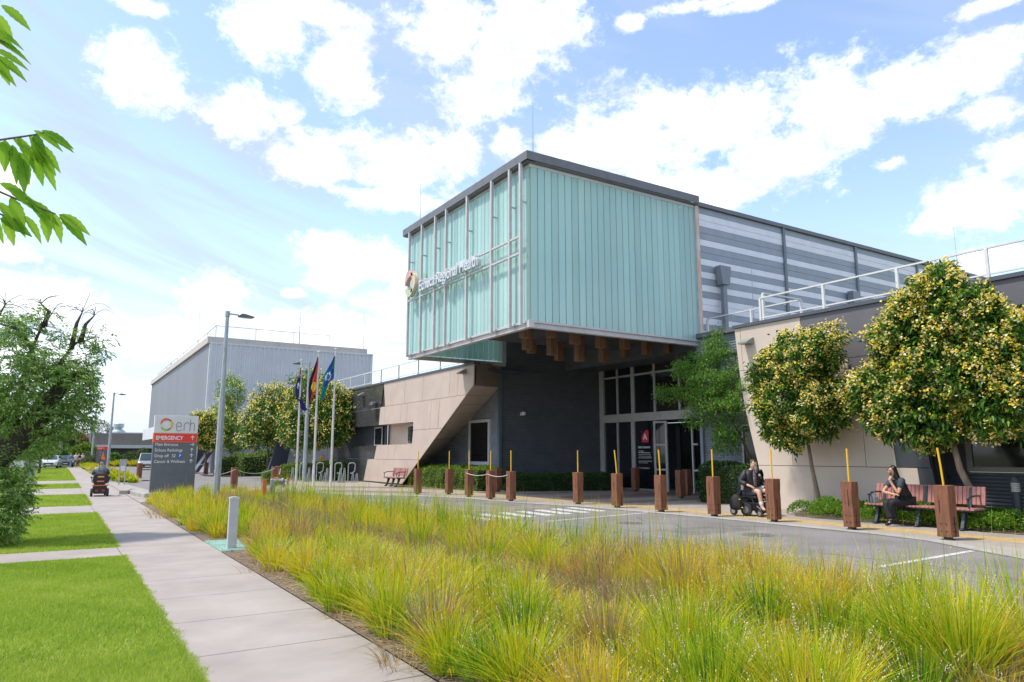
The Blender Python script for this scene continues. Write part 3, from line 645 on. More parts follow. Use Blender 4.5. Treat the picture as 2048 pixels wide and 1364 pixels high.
# white wall and dark slanted blade beyond
WW=mat('white render',(.55,.55,.58),.7,.05,1.5)
ww=empty('white_wall',(15,50,0),0,'low white rendered wall behind the bike racks','wall')
mb=MB()
for i in range(4): mb.box(12.9+i*1.6,14.48+i*1.6,50,50.2,0,1.4); mb.box(12.9+i*1.6,14.48+i*1.6,50,50.2,1.415,3.4)
P(mb,'wall_panels',WW,ww); mb=MB(); mb.box(15.75,15.9,49.93,49.99,1.1,1.6); P(mb,'meter_box',FRAME,ww)
bl=MB(); bl.prism([(11.55,0),(12.75,0),(13.3,3.3),(12.5,3.3)],'y',48.6,48.9); tag(bl.build('leaning_wall',mat('navy panel',(.035,.04,.07),.4,.05,2)),'dark navy leaning panel between the white wall and left flagpole','wall')

# --- large grey annex on the left ---
an=empty('grey_annex',(10.4,66,0),0,'big pale grey ribbed metal hall standing behind the sign and flagpoles','building')
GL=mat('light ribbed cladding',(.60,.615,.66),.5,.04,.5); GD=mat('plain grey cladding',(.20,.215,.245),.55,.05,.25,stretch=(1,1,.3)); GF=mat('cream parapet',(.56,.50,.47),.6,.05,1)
AX,AY=10.4,66.
P(corr((AX+.25,AY),(25.3,AY),4.9,11.15,.40,.09,(0,-1),False),'ribbed_wall',GL,an,recalc=False)
mb=MB(); mb.box(AX,AX+.25,AY-.06,AY+.2,4.9,11.2); mb.box(AX,25.35,AY-.08,AY+.1,11.15,11.32); mb.box(25.1,25.35,AY-.08,AY+.2,4.9,11.2); P(mb,'corner_flashing',GL,an)
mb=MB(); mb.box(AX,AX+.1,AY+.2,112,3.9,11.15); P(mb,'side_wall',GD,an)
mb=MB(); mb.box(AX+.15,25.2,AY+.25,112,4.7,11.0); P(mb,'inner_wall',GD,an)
mb=MB()
for i in range(5): mb.box(10.65+i*2.83,10.65+i*2.83+2.81,AY-.02,AY+.4,11.32,11.78)
mb.box(10.2,10.64,AY-.02,112,11.2,11.78); P(mb,'parapet',GF,an)
mb=MB(); mb.box(9.85,11.8,64.5,112,3.55,4.9); P(mb,'overhang',mat('beige fascia',(.50,.43,.40),.6,.04,1),an)
mb=MB(); mb.box(9.75,9.86,64.5,112,3.5,4.95); P(mb,'white_fascia',mat('white fascia',(.68,.69,.72),.6,.04,1),an)
mb=MB(); mb.box(9.72,9.745,65.2,67.3,3.55,4.9); P(mb,'pink_stripe',mat('faded pink',(.75,.38,.38),.6,.04,1),an)
mb=MB(); mb.box(11.2,25,66.2,66.5,0,4.9); mb.box(11.2,11.4,66.5,111,0,3.6); P(mb,'base_wall',mat('lilac grey render',(.40,.39,.45),.6,.05,.8),an)
mb=MB(); mb.prism([(10.0,0),(10.1,0),(11.4,3.5),(10.2,3.5)],'y',66.6,67); mb.prism([(9.6,0.),(9.9,0.),(12.0,3.5),(11.6,3.5)],'y',64.6,66.1); P(mb,'slanted_column',DGREY3,an)
mb=MB(); rz=12.35
for x in list(np.arange(10.9,22,3.4)): mb.tube([(x,AY+.4,11.5),(x,AY+.4,rz+.5)],.03,6)
mb.tube([(10.9,AY+.4,rz+.5),(21.5,AY+.4,rz+.5)],.035,6); mb.tube([(10.9,AY+.4,rz+.5),(10.6,108,rz+.0)],.035,6); 
for y in range(70,108,5): mb.tube([(10.8,y,11.6),(10.8,y,rz+.3)],.03,6)
P(mb,'roof_railing',STEELW,an)
def rods(name,x,y,z0,z1,r,label,extra=False):
    mb=MB(); mb.tube([(0,0,0),(0,0,(z1-z0)*.45),(0,0,z1-z0)],[r*1.6,r,r*.5],6); mb.lathe([(r*4,0),(r*4,.04)],(0,0,0),8)
    if extra:
        for k,h in enumerate((.55,.68,.8)): mb.beam((-.35+.06*k,0,(z1-z0)*h),(.35-.06*k,0,(z1-z0)*h),.03,.03)
        mb.beam((-.3,0,(z1-z0)*.55),(-.3,0,(z1-z0)*.8),.03,.03); mb.beam((.3,0,(z1-z0)*.62),(.3,0,(z1-z0)*.95),.03,.03)
    o=mb.build(name,mat('galvanised',(.42,.45,.46),.4,.08,5,metal=.4)); o.location=(x,y,z0); tag(o,label,'antenna'); return o
rods('roof_antenna',18.4,67,11.7,15.0,.04,'forked radio antenna on the cream parapet of the annex',True)
rods('lightning_rod',9.0+1.7,75,11.7,16.2,.02,'thin rod above the front left of the annex roof')
rods('lightning_rod',10.7,95,11.7,16,.02,'thin rod far along the annex roof edge')
rods('lightning_rod',24.6,66.6,11.4,15.5,.02,'thin rod at the right end of the annex roof')
rods('lightning_rod',12.6,27.6,11.5,14.1,.012,'thin rod on the left roof corner of the glass box')
rods('lightning_rod',13.0,19.3,11.5,13.8,.012,'thin rod rising over the near corner of the glass box')
rods('lightning_rod',22.8,18.3,5.9,9.0,.014,'thin white rod in front of the striped wall')
rods('lightning_rod',41.5,19.4,11.4,14.8,.014,'thin rod at the far right of the striped roof')

# --- building far behind the lamps ---
lb=empty('low_brown_building',(3.9,125,0),0,'low far building with ribbed taupe parapet and dark ground floor','building')
P(corr((3.9,125),(16,125),3.0,4.75,.35,.05,(0,-1),False),'ribbed_parapet',mat('taupe ribbed',(.24,.215,.19),.6,.05,.5),lb,recalc=False)
P(corr((3.9,150),(3.9,125),3.0,4.75,.35,.05,(-1,0),False),'ribbed_parapet',MATS['taupe ribbed'],lb,recalc=False)
mb=MB(); mb.box(3.8,16,124.3,124.9,2.5,3.0); mb.box(3.8,4.4,124.9,150,2.5,3.0); P(mb,'white_fascia',WW,lb)
mb=MB(); mb.box(4.3,16,125.2,150,0,4.6); P(mb,'dark_wall',mat('dark brick',(.06,.06,.065),.7,.08,1),lb)
mb=MB(); mb.box(4.0,5.0,124.6,125.1,0,2.5); P(mb,'brick_pier',mat('brown brick',(.20,.14,.11),.8,.1,2),lb)
mb=MB(); mb.box(6.5,14,127,140,4.6,4.95); P(mb,'white_roof',WW,lb)
mb=MB(); mb.lathe([(1.05,0),(.95,.25),(.55,.5),(.5,.62),(.5,.66),(.75,.8),(.75,1.35),(.72,1.38)],(0,0,0),20)
o=mb.build('roof_ventilator',mat('pale galvanised',(.50,.58,.58),.4,.06,2,metal=.3),smooth=False); o.location=(7.7,128,4.95); tag(o,'round galvanised ventilator on the far low roof','ventilator')
# ---------------- street furniture ----------------
GALV=mat('galvanised steel',(.40,.44,.46),.42,.12,7,metal=.35,stretch=(3,3,.5)); WHITEP=mat('white pole paint',(.66,.65,.62),.4,.06,4)
YROD=mat('yellow rod paint',(.86,.50,.02),.45,.05,6); BLK=mat('black plastic',(.018,.018,.02),.5,.1,6); STEELD=mat('dark steel',(.05,.05,.055),.5,.1,6)
ROPE=mat('galvanised chain',(.55,.54,.50),.6,.1,20)
def bollard_mesh(seed,s=.25,h=.96,mt=TIMB):
    r=random.Random(seed); mb=MB(); t=[(-s/2,-s/2),(s/2,-s/2),(s/2,s/2),(-s/2,s/2)]
    n=6; vs=[];fs=[]
    for i in range(n+1):
        z=.055+(h)*i/n
        for (x,y) in t: vs.append((x+r.uniform(-.006,.006),y+r.uniform(-.006,.006),z+(r.uniform(-.006,.006) if i==n else 0)))
    for i in range(n):
        for k in range(4): fs.append((i*4+k,i*4+(k+1)%4,i*4+4+(k+1)%4,i*4+4+k))
    fs.append((3,2,1,0)); fs.append(tuple(n*4+k for k in range(4))); mb.add(vs,fs); return mb
def bollard(x,y,label,rod=True,group='timber bollards along the forecourt kerb',seed=1,lean=0.,s=.25,h=.96,z=.045):
    o=empty('timber_bollard',(x,y,z),0,label,'bollard',group)
    bollard_mesh(seed,s,h).build('timber_post',TIMB,o,bevel=.008)
    mb=MB(); mb.box(-.06,.06,-.06,.06,-.01,.06); mb.box(-.09,.09,-.09,.09,-.0,.012); mb.build('steel_foot',STEELD,o)
    r=random.Random(seed+50); mb=MB()
    for zz in (.16,.3):
        for k in (-.05,.045): mb.box(-s/2-.009,-s/2,k-.009,k+.009,zz-.009,zz+.009); mb.box(k-.009,k+.009,-s/2-.009,-s/2,zz-.009,zz+.009)
    a=r.uniform(-.07,.07); mb.box(a-.004,a+.004,-s/2-.008,-s/2,.06,.06+r.uniform(.2,.5)); a=r.uniform(-.07,.07); mb.box(-s/2-.008,-s/2,a-.003,a+.003,.5,.5+r.uniform(.15,.4))
    mb.build('bolt_holes_and_splits',mat('dark hole',(.012,.008,.006),.9,.1,5),o)
    if rod:
        mb=MB(); mb.tube([(0,0,h+.05),(lean*.35,-lean*.2,h+.42),(lean*.8,-lean*.5,h+.76)],.019,10); mb.build('yellow_rod',YROD,o,smooth=False)
    return o
front=[(12.35,26.75,0),(13.4,26.05,0),(13.3,24.2,0),(13.25,22.5,0),(13.3,21.2,0),(14.4,18.85,0),(14.47,17.0,-.06),(14.45,15.1,-.03),(14.6,13.3,0),(14.67,11.5,0),(14.6,9.45,.0),(14.42,7.38,-.06)]
wh=['furthest timber bollard with a yellow rod, left of the clipped hedge','timber bollard with yellow rod, second from the far end of the kerb row','timber bollard with yellow rod where the chain begins, left of the tall window','timber bollard with yellow rod in the middle of the chained three','timber bollard with yellow rod where the chain ends, left of the long low hedge','timber bollard with yellow rod at the far end of the zebra crossing','timber bollard with slightly leaning rod beside the zebra crossing near the notice door','timber bollard with yellow rod in front of the open sliding door','timber bollard with yellow rod just left of the man in the wheelchair','timber bollard with yellow rod half hiding the man in the wheelchair','timber bollard with yellow rod between the wheelchair and the seated woman','nearest timber bollard, its yellow rod tilted, in front of the red bench']
for i,(x,y,l) in enumerate(front): bollard(x,y,wh[i],True,seed=i,lean=l,s=.27 if i==11 else .25)
for i,(x,y,w_) in enumerate([(16.2,26.9,'timber bollard without a rod at the corner of the dark wall'),(21.3,23.8,'timber bollard without a rod against the door with the red notice'),(19.45,19.3,'timber bollard without a rod in front of the dark door opening'),(20.9,20.35,'timber bollard without a rod beside the grey wall corner at the door')]):
    bollard(x,y,w_,False,'timber bollards without rods at the entrance',seed=20+i)
for i,(x,y,w_) in enumerate([(4.95,34.0,'brown timber bollard behind the right edge of the hospital sign'),(7.1,35.8,'brown timber bollard hung with chain between lamp post and hydrant'),(9.35,37.4,'brown timber bollard behind the red standpipe wheel, front one of two'),(9.85,38.6,'brown timber bollard directly behind another by the flagpoles'),(9.55,58.5,'far brown timber bollard left of the lamp post'),(10.1,57.5,'far brown timber bollard touching the lamp post on its left')]):
    bollard(x,y,w_,False,'brown timber bollards of the driveway chain fence',seed=30+i,z=.0,s=.28)
mb=MB(); mb.lathe([(.17,0),(.17,1.0),(.16,1.03)],(0,0,0),18); o=mb.build('round_bollard',TIMB); o.location=(4.72,54.5,0); tag(o,'round brown timber bollard by the driveway left of the sign','bollard')
def chain(name,pts,sag,label,z=.93,x0=.0):
    mb=MB()
    for (a,b) in zip(pts[:-1],pts[1:]):
        P_=[]
        for i in range(13):
            t=i/12; P_.append((a[0]+(b[0]-a[0])*t,a[1]+(b[1]-a[1])*t,z-sag*4*t*(1-t)))
        mb.tube(P_,.013,6)
    tag(mb.build(name,ROPE),label,'chain')
chain('barrier_chain',[(13.17,24.2),(13.12,22.5),(13.17,21.2)],.07,'pale chain slung between three rodded bollards')
chain('barrier_chain',[(4.95,33.85),(7.1,35.65),(9.3,37.25)],.22,'pale chain sagging between the brown bollards behind the lamp post')
chain('barrier_chain',[(9.5,37.25),(9.9,38.45)],.3,'short chain drooping between the two bollards behind the standpipe',.9)
chain('barrier_chain',[(8.3,60),(9.45,58.3)],.15,'far chain beside the right edge of the hospital sign',.95)
# lamps
def lamp(x,y,label,h=7.0,ang=0.,name='street_lamp',z=0):
    o=empty(name,(x,y,z),ang,label,'street lamp','street lamps')
    mb=MB(); mb.tube([(0,0,0),(0,0,3.6)],[.125,.115],8); mb.lathe([(.2,0),(.2,.03)],(0,0,0),8); mb.lathe([(.128,3.58),(.128,3.72)],(0,0,0),8); mb.build('base_post',GALV,o)
    mb=MB(); mb.tube([(0,0,3.6),(0,0,h-.1),(0,0,h)],[.095,.065,.065],8); mb.lathe([(.08,h-.22),(.085,h-.2),(.085,h-.06),(.08,h)],(0,0,0),8); mb.build('upper_post',GALV,o)
    mb=MB(); mb.tube([(0,0,h-.10),(.28,0,h-.10),(.42,0,h-.12)],[.03,.03,.03],6); mb.build('arm',GALV,o)
    mb=MB(); mb.prism([(.38,h-.16),(.5,h-.06),(.62,h-.06),(.95,h-.14),(.97,h-.17),(.7,h-.19),(.42,h-.18)],'y',-.13,.13); mb.build('lamp_head',mat('lamp head grey',(.12,.13,.14),.4,.05,5),o,bevel=.008)
    mb=MB(); mb.box(.55,.9,-.1,.1,h-.2,h-.185); mb.build('lens',mat('lamp lens',(.6,.6,.55),.2,.03,5),o)
    mb=MB(); mb.lathe([(.02,0),(.02,.06)],(-.12,0,1.1),6); mb.box(-.14,-.11,-.03,.03,.9,.96); mb.box(-.14,-.11,-.02,.02,1.2,1.25); mb.build('bolts',STEELD,o)
    return o
l0=lamp(5.0,28.2,'tall galvanised street lamp rising from the grass right of the hospital sign')
for x,y,a,lb_ in ((3.75,72,0,'street lamp behind the scooter rider, tallest of the far lamps on the path'),(3.45,100,0,'street lamp left of the second sign, second tallest of the far lamps'),(3.9,125,0,'leftmost far street lamp at the end of the path'),(5.5,143,.1,'farthest street lamp, seen against the brown building')):
    copy_tree(l0,(x,y,0),a,lb_)
copy_tree(l0,(12.2,42.0,.045),math.pi*.97,'street lamp among the flowering trees, its head pointing left')
# flags
def flagpole(x,y,label):
    o=empty('flagpole',(x,y,.045),0,label,'flagpole','white flagpoles in front of the wing')
    mb=MB(); mb.tube([(0,0,0),(0,0,3.5),(0,0,6.55)],[.06,.055,.035],12); mb.build('pole',WHITEP,o,smooth=False)
    mb=MB(); mb.lathe([(.02,6.55),(.07,6.58),(.075,6.63),(.03,6.66)],(0,0,0),12); mb.build('cap',WHITEP,o)
    mb=MB(); mb.tube([(-.06,-.02,1.2),(-.05,-.02,3),(-.045,-.02,6.5)],.006,5); mb.box(-.09,-.05,-.03,.01,1.15,1.3); mb.build('halyard',mat('halyard cord',(.5,.5,.48),.7,.05,9),o)
    return o
FC={k:mat('flag '+k,c,.75,.06,5,trans=.25) for k,c in dict(navy=(.022,.025,.16),white=(.7,.7,.72),red=(.62,.03,.05),black=(.014,.012,.016),redb=(.68,.05,.05),yel=(.85,.55,.03),green=(.0,.24,.24),blue=(.01,.09,.32)).items()}
def flag(x,y,rows,colf,mats,label,name='flag'):
    """rows: (z, left edge, right edge) along the image-left axis in metres, hanging cloth with folds"""
    L_=Vector((-.846,.533,0)); Nn=Vector((-.533,-.846,0)); nu=14; nv=34
    zs=[r[0] for r in rows]; vs=[];fs=[];mi=[]
    def itp(z,k):
        for a,b in zip(rows[:-1],rows[1:]):
            if b[0]<=z<=a[0]: t=(a[0]-z)/(a[0]-b[0]); return a[k]+(b[k]-a[k])*t
        return rows[-1][k]
    for j in range(nv+1):
        z=zs[0]+(zs[-1]-zs[0])*j/nv; l=itp(z,1); r=itp(z,2)
        for i in range(nu+1):
            u=i/nu; w=(l+(r-l)*u); d=.055*math.sin(u*9+j*.16)*min(1,abs(l-r)*3)+.03*math.sin(u*17+j*.3)
            p=L_*w+Nn*d; vs.append((p.x,p.y,z))
    for j in range(nv):
        for i in range(nu):
            fs.append((j*(nu+1)+i,j*(nu+1)+i+1,(j+1)*(nu+1)+i+1,(j+1)*(nu+1)+i)); mi.append(colf((i+.5)/nu,(j+.5)/nv))
    me=bpy.data.meshes.new(name); me.from_pydata(vs,[],fs)
    for m_ in mats: me.materials.append(m_)
    me.polygons.foreach_set('material_index',mi); o=link(name,me,None,None,True); o.location=(x,y,0); return tag(o,label,'flag')
flagpole(10.75,38.5,'leftmost of the three white flagpoles, shortest in view'); flagpole(10.55,34.8,'middle white flagpole of the three'); flagpole(10.95,33.4,'rightmost of the three white flagpoles, tallest in view')
def c1(u,v):
    if v<.25: return 2 if (int(u*7)+int(v*30))%3==0 else (1 if (int(u*7)+int(v*30))%3==1 else 0)
    a=math.atan2((v-.42)*1.6,(u-.5)); r=math.hypot((v-.42)*3.2,(u-.5)*1.0)
    if r<.10+.17*abs(math.cos(3.5*a)): return 1
    if math.hypot((v-.72)*3,(u-.4))<.07: return 1
    return 0
flag(10.72,38.46,[(6.25,.04,-.02),(5.95,.06,-.03),(5.6,.14,-.04),(5.2,.26,-.04),(4.9,.24,-.03),(4.6,.12,-.08),(4.3,.02,-.28),(3.95,-.12,-.5)],c1,[FC['navy'],FC['white'],FC['red']],'navy flag with a union jack corner and white stars, limp on the left pole')
def c2(u,v):
    if math.hypot((u-.62)*.42,(v-.66)*.95)<.105: return 2
    return 0 if u<.5-.12*(1-v) else 1
flag(10.52,34.76,[(6.4,.02,0),(6.1,.10,-.02),(5.7,.22,-.02),(5.3,.38,-.02),(4.9,.42,-.02),(4.65,.42,.06),(4.4,.40,.18),(4.15,.36,.28)],c2,[FC['black'],FC['redb'],FC['yel']],'black and red flag with a yellow disc, limp on the middle pole')
def c3(u,v):
    r=math.hypot((u-.45)*.8,(v-.48)*1.9)
    if .15<r<.23 and v<.56: return 2
    return 1 if (.30<v<.72 and u>.12) or (v<.3 and u<.62) else 0
flag(10.90,33.36,[(6.3,.03,0),(6.0,.14,0),(5.7,.3,0),(5.45,.46,0),(5.22,.52,.02),(5.0,.52,.26),(4.75,.56,.3),(4.45,.60,.38),(4.2,.60,.44)],c3,[FC['green'],FC['blue'],FC['white']],'green and blue flag with a white emblem, limp on the right pole')
# hospital sign
def sign_arrow(parent,M,x,z,s,d,m):
    mb=MB()
    if d=='u': mb.beam((x,z-s*.5,0),(x,z+s*.45,0),s*.15,.008,(0,0,1)); mb.beam((x,z+s*.5,0),(x-s*.38,z+s*.08,0),s*.15,.008); mb.beam((x,z+s*.5,0),(x+s*.38,z+s*.08,0),s*.15,.0084)
    else: mb.beam((x-s*.5,z,0),(x+s*.45,z,0),s*.15,.008); mb.beam((x+s*.5,z,0),(x+s*.08,z+s*.38,0),s*.15,.008); mb.beam((x+s*.5,z,0),(x+s*.08,z-s*.38,0),s*.15,.0084)
    mb.build('arrow',m,parent,M=M@Matrix.Translation((0,0,.004)))
sn=empty('hospital_sign',(3.13,31.5,0),0,'tall grey pylon sign with white top, red EMERGENCY band and directions','sign')
SGREY=mat('sign slate',(.125,.135,.15),.5,.05,3); SWHT=mat('sign white',(.70,.70,.70),.5,.03,3); SRED=mat('sign red',(.80,.035,.03),.45,.03,3); SORG=mat('sign orange rim',(.75,.17,.06),.5,.03,3)
Wd=1.60
mb=MB(); mb.box(0,Wd,0,.22,-.05,2.10); mb.build('grey_body',SGREY,sn,bevel=.006)
mb=MB(); mb.box(0,Wd,0,.22,2.47,3.17); mb.build('white_header',SWHT,sn,bevel=.006)
mb=MB(); mb.box(-.01,Wd+.01,-.012,.23,2.10,2.47); mb.build('band_rim',SORG,sn,bevel=.004)
mb=MB(); mb.box(.04,Wd-.04,-.018,-.0125,2.14,2.43); mb.build('red_band',SRED,sn)
SM=face_mat((0,-.021,0),(1,0,0))
TX=mat('sign lettering',(.74,.74,.74),.5,.02,3)
text('EMERGENCY',.215,'lettering',TX,sn,SM@Matrix.Translation((.08,2.205,0)),bold=.006,sx=.80)
sign_arrow(sn,SM,1.42,2.285,.17,'u',TX)
SM2=face_mat((0,-.004,0),(1,0,0))
for i,(s_,d) in enumerate((('Main Entrance','r'),('Echuca Radiology','u'),('Drop off   S2','u'),('Cancer & Wellness','u'))):
    z=1.965-i*.222; text(s_,.165,'lettering',TX,sn,SM2@Matrix.Translation((.08,z,0)),bold=.001,sx=.87); sign_arrow(sn,SM2,1.42,z+.06,.15,d,TX)
mb=MB(); mb.box(.93,1.08,-.012,-.004,1.50,1.66); mb.build('blue_square',mat('parking blue',(.02,.09,.45),.4,.03,3),sn); text('P',.15,'lettering',TX,sn,SM2@Matrix.Translation((.965,1.525,.01)),bold=.003)
TG=mat('sign mauve lettering',(.36,.29,.30),.5,.03,3)
# slender rounded letters e r h
def stroke(pts,w,M,name='lettering'):
    mb=MB(); mb2=[]; 
    for a,b in zip(pts[:-1],pts[1:]): mb.beam((a[0],a[1],0),(b[0],b[1],0),w,.008)
    mb.build(name,TG,sn,M=M)
E0=SM2@Matrix.Translation((.80,2.56,.004))
stroke([(.20,.05),(.12,.0),(.05,.0),(.0,.06),(.0,.27),(.05,.33),(.13,.33),(.17,.28),(.17,.17),(.0,.17)],.03,E0)
stroke([(.28,0),(.28,.25),(.33,.33),(.42,.33),(.44,.28)],.03,E0)
stroke([(.50,.0),(.50,.45)],.03,E0); stroke([(.50,.25),(.56,.33),(.62,.33),(.66,.27),(.66,.0)],.03,E0)
leaf_emblem(sn,SM2,.43,2.80,.205,.10,.0,.006)
# second emergency sign farther away
s2=empty('hospital_sign',(3.45,88,0),0,'small far grey sign with a red band, behind the scooter rider','sign')
mb=MB(); mb.box(0,1.0,0,.2,0,2.05); mb.build('grey_body',SGREY,s2); mb=MB(); mb.box(0,1.0,-.01,.2,2.06,2.42); mb.build('red_band',SRED,s2)
mb=MB(); mb.box(0,1.0,0,.2,2.43,2.5); mb.build('white_header',SWHT,s2)
M3=face_mat((0,-.02,0),(1,0,0)); text('EMERGENCY',.17,'lettering',TX,s2,M3@Matrix.Translation((.06,2.18,0)),bold=.004,sx=.62)
for i in range(4): text(('Cancer','Drop off','Main','Wellness')[i],.14,'lettering',TX,s2,M3@Matrix.Translation((.3,1.8-i*.2,.01)),sx=.7)
# hydrant group, marker post, pit lid
mb=MB(); mb.box(-.06,.06,-.04,.04,0,.82); mb.box(-.055,.055,-.035,.035,.82,.84)
o=mb.build('marker_post',mat('faded orange red',(.66,.14,.08),.6,.08,6),bevel=.004); o.location=(5.72,24.1,0); tag(o,'faded red square post beside the fire standpipe','marker post')
hy=empty('fire_standpipe',(5.98,24.1,0),-.55,'grey fire standpipe with elbow and red hand wheel in the grass','standpipe')
PG=mat('standpipe grey',(.28,.32,.32),.5,.2,12)
mb=MB(); mb.tube([(0,0,0),(0,0,.62),(0,0,.70),(.04,0,.76),(.12,0,.79),(.34,0,.78)],[.065,.065,.07,.075,.07,.06],12); mb.lathe([(.1,.5),(.1,.54)],(0,0,0),12); mb.lathe([(.1,.58),(.1,.61)],(0,0,0),12); mb.lathe([(.085,.66),(.085,.83),(.06,.85)],(0,0,0),12); mb.build('pipe',PG,hy)
mb=MB(); mb.tube([(.30,0,.78),(.36,0,.78)],.1,12); mb.tube([(.34,0,.70),(.38,0,.58)],[.05,.045],10); mb.tube([(.34,0,.78),(.5,0,.78)],.02,8); mb.build('valve',PG,hy)
def ring(mb,c,r,t,axis='x',n=20):
    pts=[]
    for i in range(n+1):
        a=2*math.pi*i/n; pts.append((c[0],c[1]+r*math.cos(a),c[2]+r*math.sin(a)) if axis=='x' else (c[0]+r*math.cos(a),c[1]+r*math.sin(a),c[2]))
    mb.tube(pts,t,6,cap=False)
mb=MB(); ring(mb,(.5,0,.78),.105,.014); 
for a in (0,2.1,4.2): mb.tube([(.5,0,.78),(.5,.1*math.cos(a),.78+.1*math.sin(a))],.01,5)
ring(mb,(.12,0,.885),.07,.012,'z'); mb.build('hand_wheel',mat('faded wheel red',(.62,.17,.10),.6,.1,8),hy)
mp=empty('marker_post',(2.66,13.30,0),0,'white plastic marker post with grey cap standing by the green lid','marker post')
mb=MB(); mb.box(-.075,.075,-.05,.05,0,.86); mb.build('post',mat('white plastic',(.48,.48,.50),.5,.05,4),mp,bevel=.006); mb=MB(); mb.prism([(-.08,.86),(.08,.86),(.08,.905),(.03,.915),(-.03,.915),(-.08,.905)],'y',-.055,.055); mb.build('cap',mat('weathered cap',(.50,.51,.50),.7,.1,12),mp,bevel=.006)
mb=MB(); mb.box(2.455,3.02,13.0,14.7,.0,.044); mb.box(2.50,2.97,13.06,13.83,.044,.05); mb.box(2.50,2.97,13.87,14.64,.044,.05)
tag(mb.build('pit_lid',mat('green pit lid',(.20,.38,.30),.6,.08,3),bevel=.004),'pale green plastic pit lid let into the path edge','pit lid')
# bike racks
def rack(x,y,rz,label):
    o=empty('bike_rack',(x,y,.045),rz,label,'bike rack','galvanised bike racks by the hedge')
    mb=MB(); mb.tube([(0,0,0),(0,0,.98),(.03,0,1.06),(.12,0,1.1),(.3,0,1.1),(.37,0,1.04),(.38,0,.9),(.36,0,.65),(.25,0,.55),(.12,0,.52)],.026,8); mb.build('tall_hoop',GALV,o)
    for i in range(4):
        xx=-.45+i*.22+(.25 if i>1 else 0); h=.78 if i<2 else .5
        mb=MB(); mb.tube([(xx-.07,0,0),(xx,0,h),(xx+.03,0,h+.03),(xx+.06,0,h),(xx+.1,0,0)],.02,6); mb.tube([(xx,.05,0),(xx+.02,.05,h*.9)],.018,6); mb.build('wheel_slot',GALV,o)
    return o
r0=rack(12.1,42.6,-.5,'leftmost bike rack, left of the left flagpole foot')
copy_tree(r0,(12.75,41.5,.045),-.5,'bike rack between the left and middle flagpoles'); copy_tree(r0,(13.3,39.9,.045),-.5,'bike rack between the middle and right flagpoles'); copy_tree(r0,(13.9,39.4,.045),-.5,'bike rack right of the right flagpole')
mb=MB(); mb.lathe([(.14,0),(.14,1.35),(.1,1.42),(0.02,1.44)],(0,0,0),16); o=mb.build('yellow_bollard',mat('safety yellow',(.72,.42,.03),.5,.08,4)); o.location=(15.3,48.9,.04); tag(o,'yellow steel bollard in front of the white wall','bollard')
for x,y,l in ((4.1,90,'left yellow bollard at the foot of the far sign'),(4.55,90.5,'right yellow bollard at the foot of the far sign'),(3.7,107,'far yellow bollard by the leftmost lamp')):
    mb=MB(); mb.lathe([(.2,0),(.2,1.3),(.12,1.42),(0.02,1.44)],(0,0,0),14); o=mb.build('yellow_bollard',MATS['safety yellow']); o.location=(x,y,0); tag(o,l,'bollard')
# benches
SLAT=mat('red brown slats',(.42,.19,.155),.6,.12,5,col2=(.32,.135,.11)); CAST=mat('dark cast iron',(.03,.04,.05),.4,.08,6)
def bench(name,x,y,L_,legs,label,n,arms):
    o=empty(name,(x,y,.045),0,label,'bench')      # length along y, seat faces -x
    mb=MB(); w=L_/n
    for i in range(n): mb.box(-.02,.46,i*w+.006,(i+1)*w-.006,.43,.465)
    mb.build('seat',SLAT,o,bevel=.004)
    Mb=Matrix.Translation((.46,0,.50))@Matrix.Rotation(R(12),4,'Y'); mb=MB()
    for i in range(n): mb.box(-.0,.035,i*w+.006,(i+1)*w-.006,.03,.42)
    mb.build('backrest',SLAT,o,M=Mb,bevel=.004)
    mb=MB(); mb.box(.03,.41,.02,L_-.02,.40,.43) ; mb.build('seat_rail',CAST,o)
    for y_ in legs:
        mb=MB(); mb.prism([(-.02,0),(.10,0),(.13,.06),(.22,.25),(.27,.40),(.46,.40),(.58,.88),(.54,.89),(.42,.44),(.05,.43),(.06,.40),(.13,.36),(.10,.22),(.02,.06),(-.04,.03)],'y',y_-.035,y_+.035)
        mb.prism([(.30,0),(.42,0),(.42,.03),(.22,.06),(.13,.05)],'y',y_-.03,y_+.03)
        mb.build('leg',CAST,o,bevel=.006)
    for y_ in arms:
        mb=MB(); mb.tube([(.03,y_,.46),(.0,y_,.56),(.03,y_,.66),(.10,y_,.70),(.25,y_,.72),(.5,y_,.72)],[.016,.016,.02,.022,.02,.018],8); mb.ball((.0,y_,.665),(.055,.03,.02),8,5); mb.build('armrest',CAST,o)
    return o
bench('bench',16.22,7.72,2.42,(.3,1.25,2.2),'long red slatted bench on which the woman sits',26,(.12,2.3))
bench('bench',14.1,32.9,1.8,(.25,.9,1.55),'small red bench in front of the beige sloping wall',20,(.12,1.68))
# low bollard light
bo=empty('bollard_light',(17.4,7.42,.05),0,'dark bollard light with pale louvres at the right edge','bollard light')
mb=MB(); mb.lathe([(.085,0),(.085,.78)],(0,0,0),16); mb.build('post',CAST,bo)
mb=MB(); 
for i in range(5): mb.lathe([(.075,.80+i*.04),(.09,.80+i*.04),(.075,.83+i*.04)],(0,0,0),16)
mb.build('louvres',mat('pale louvre',(.45,.45,.40),.5,.05,4),bo); mb=MB(); mb.lathe([(.1,1.0),(.1,1.04),(.08,1.10),(.03,1.13)],(0,0,0),16); mb.build('cap',CAST,bo)
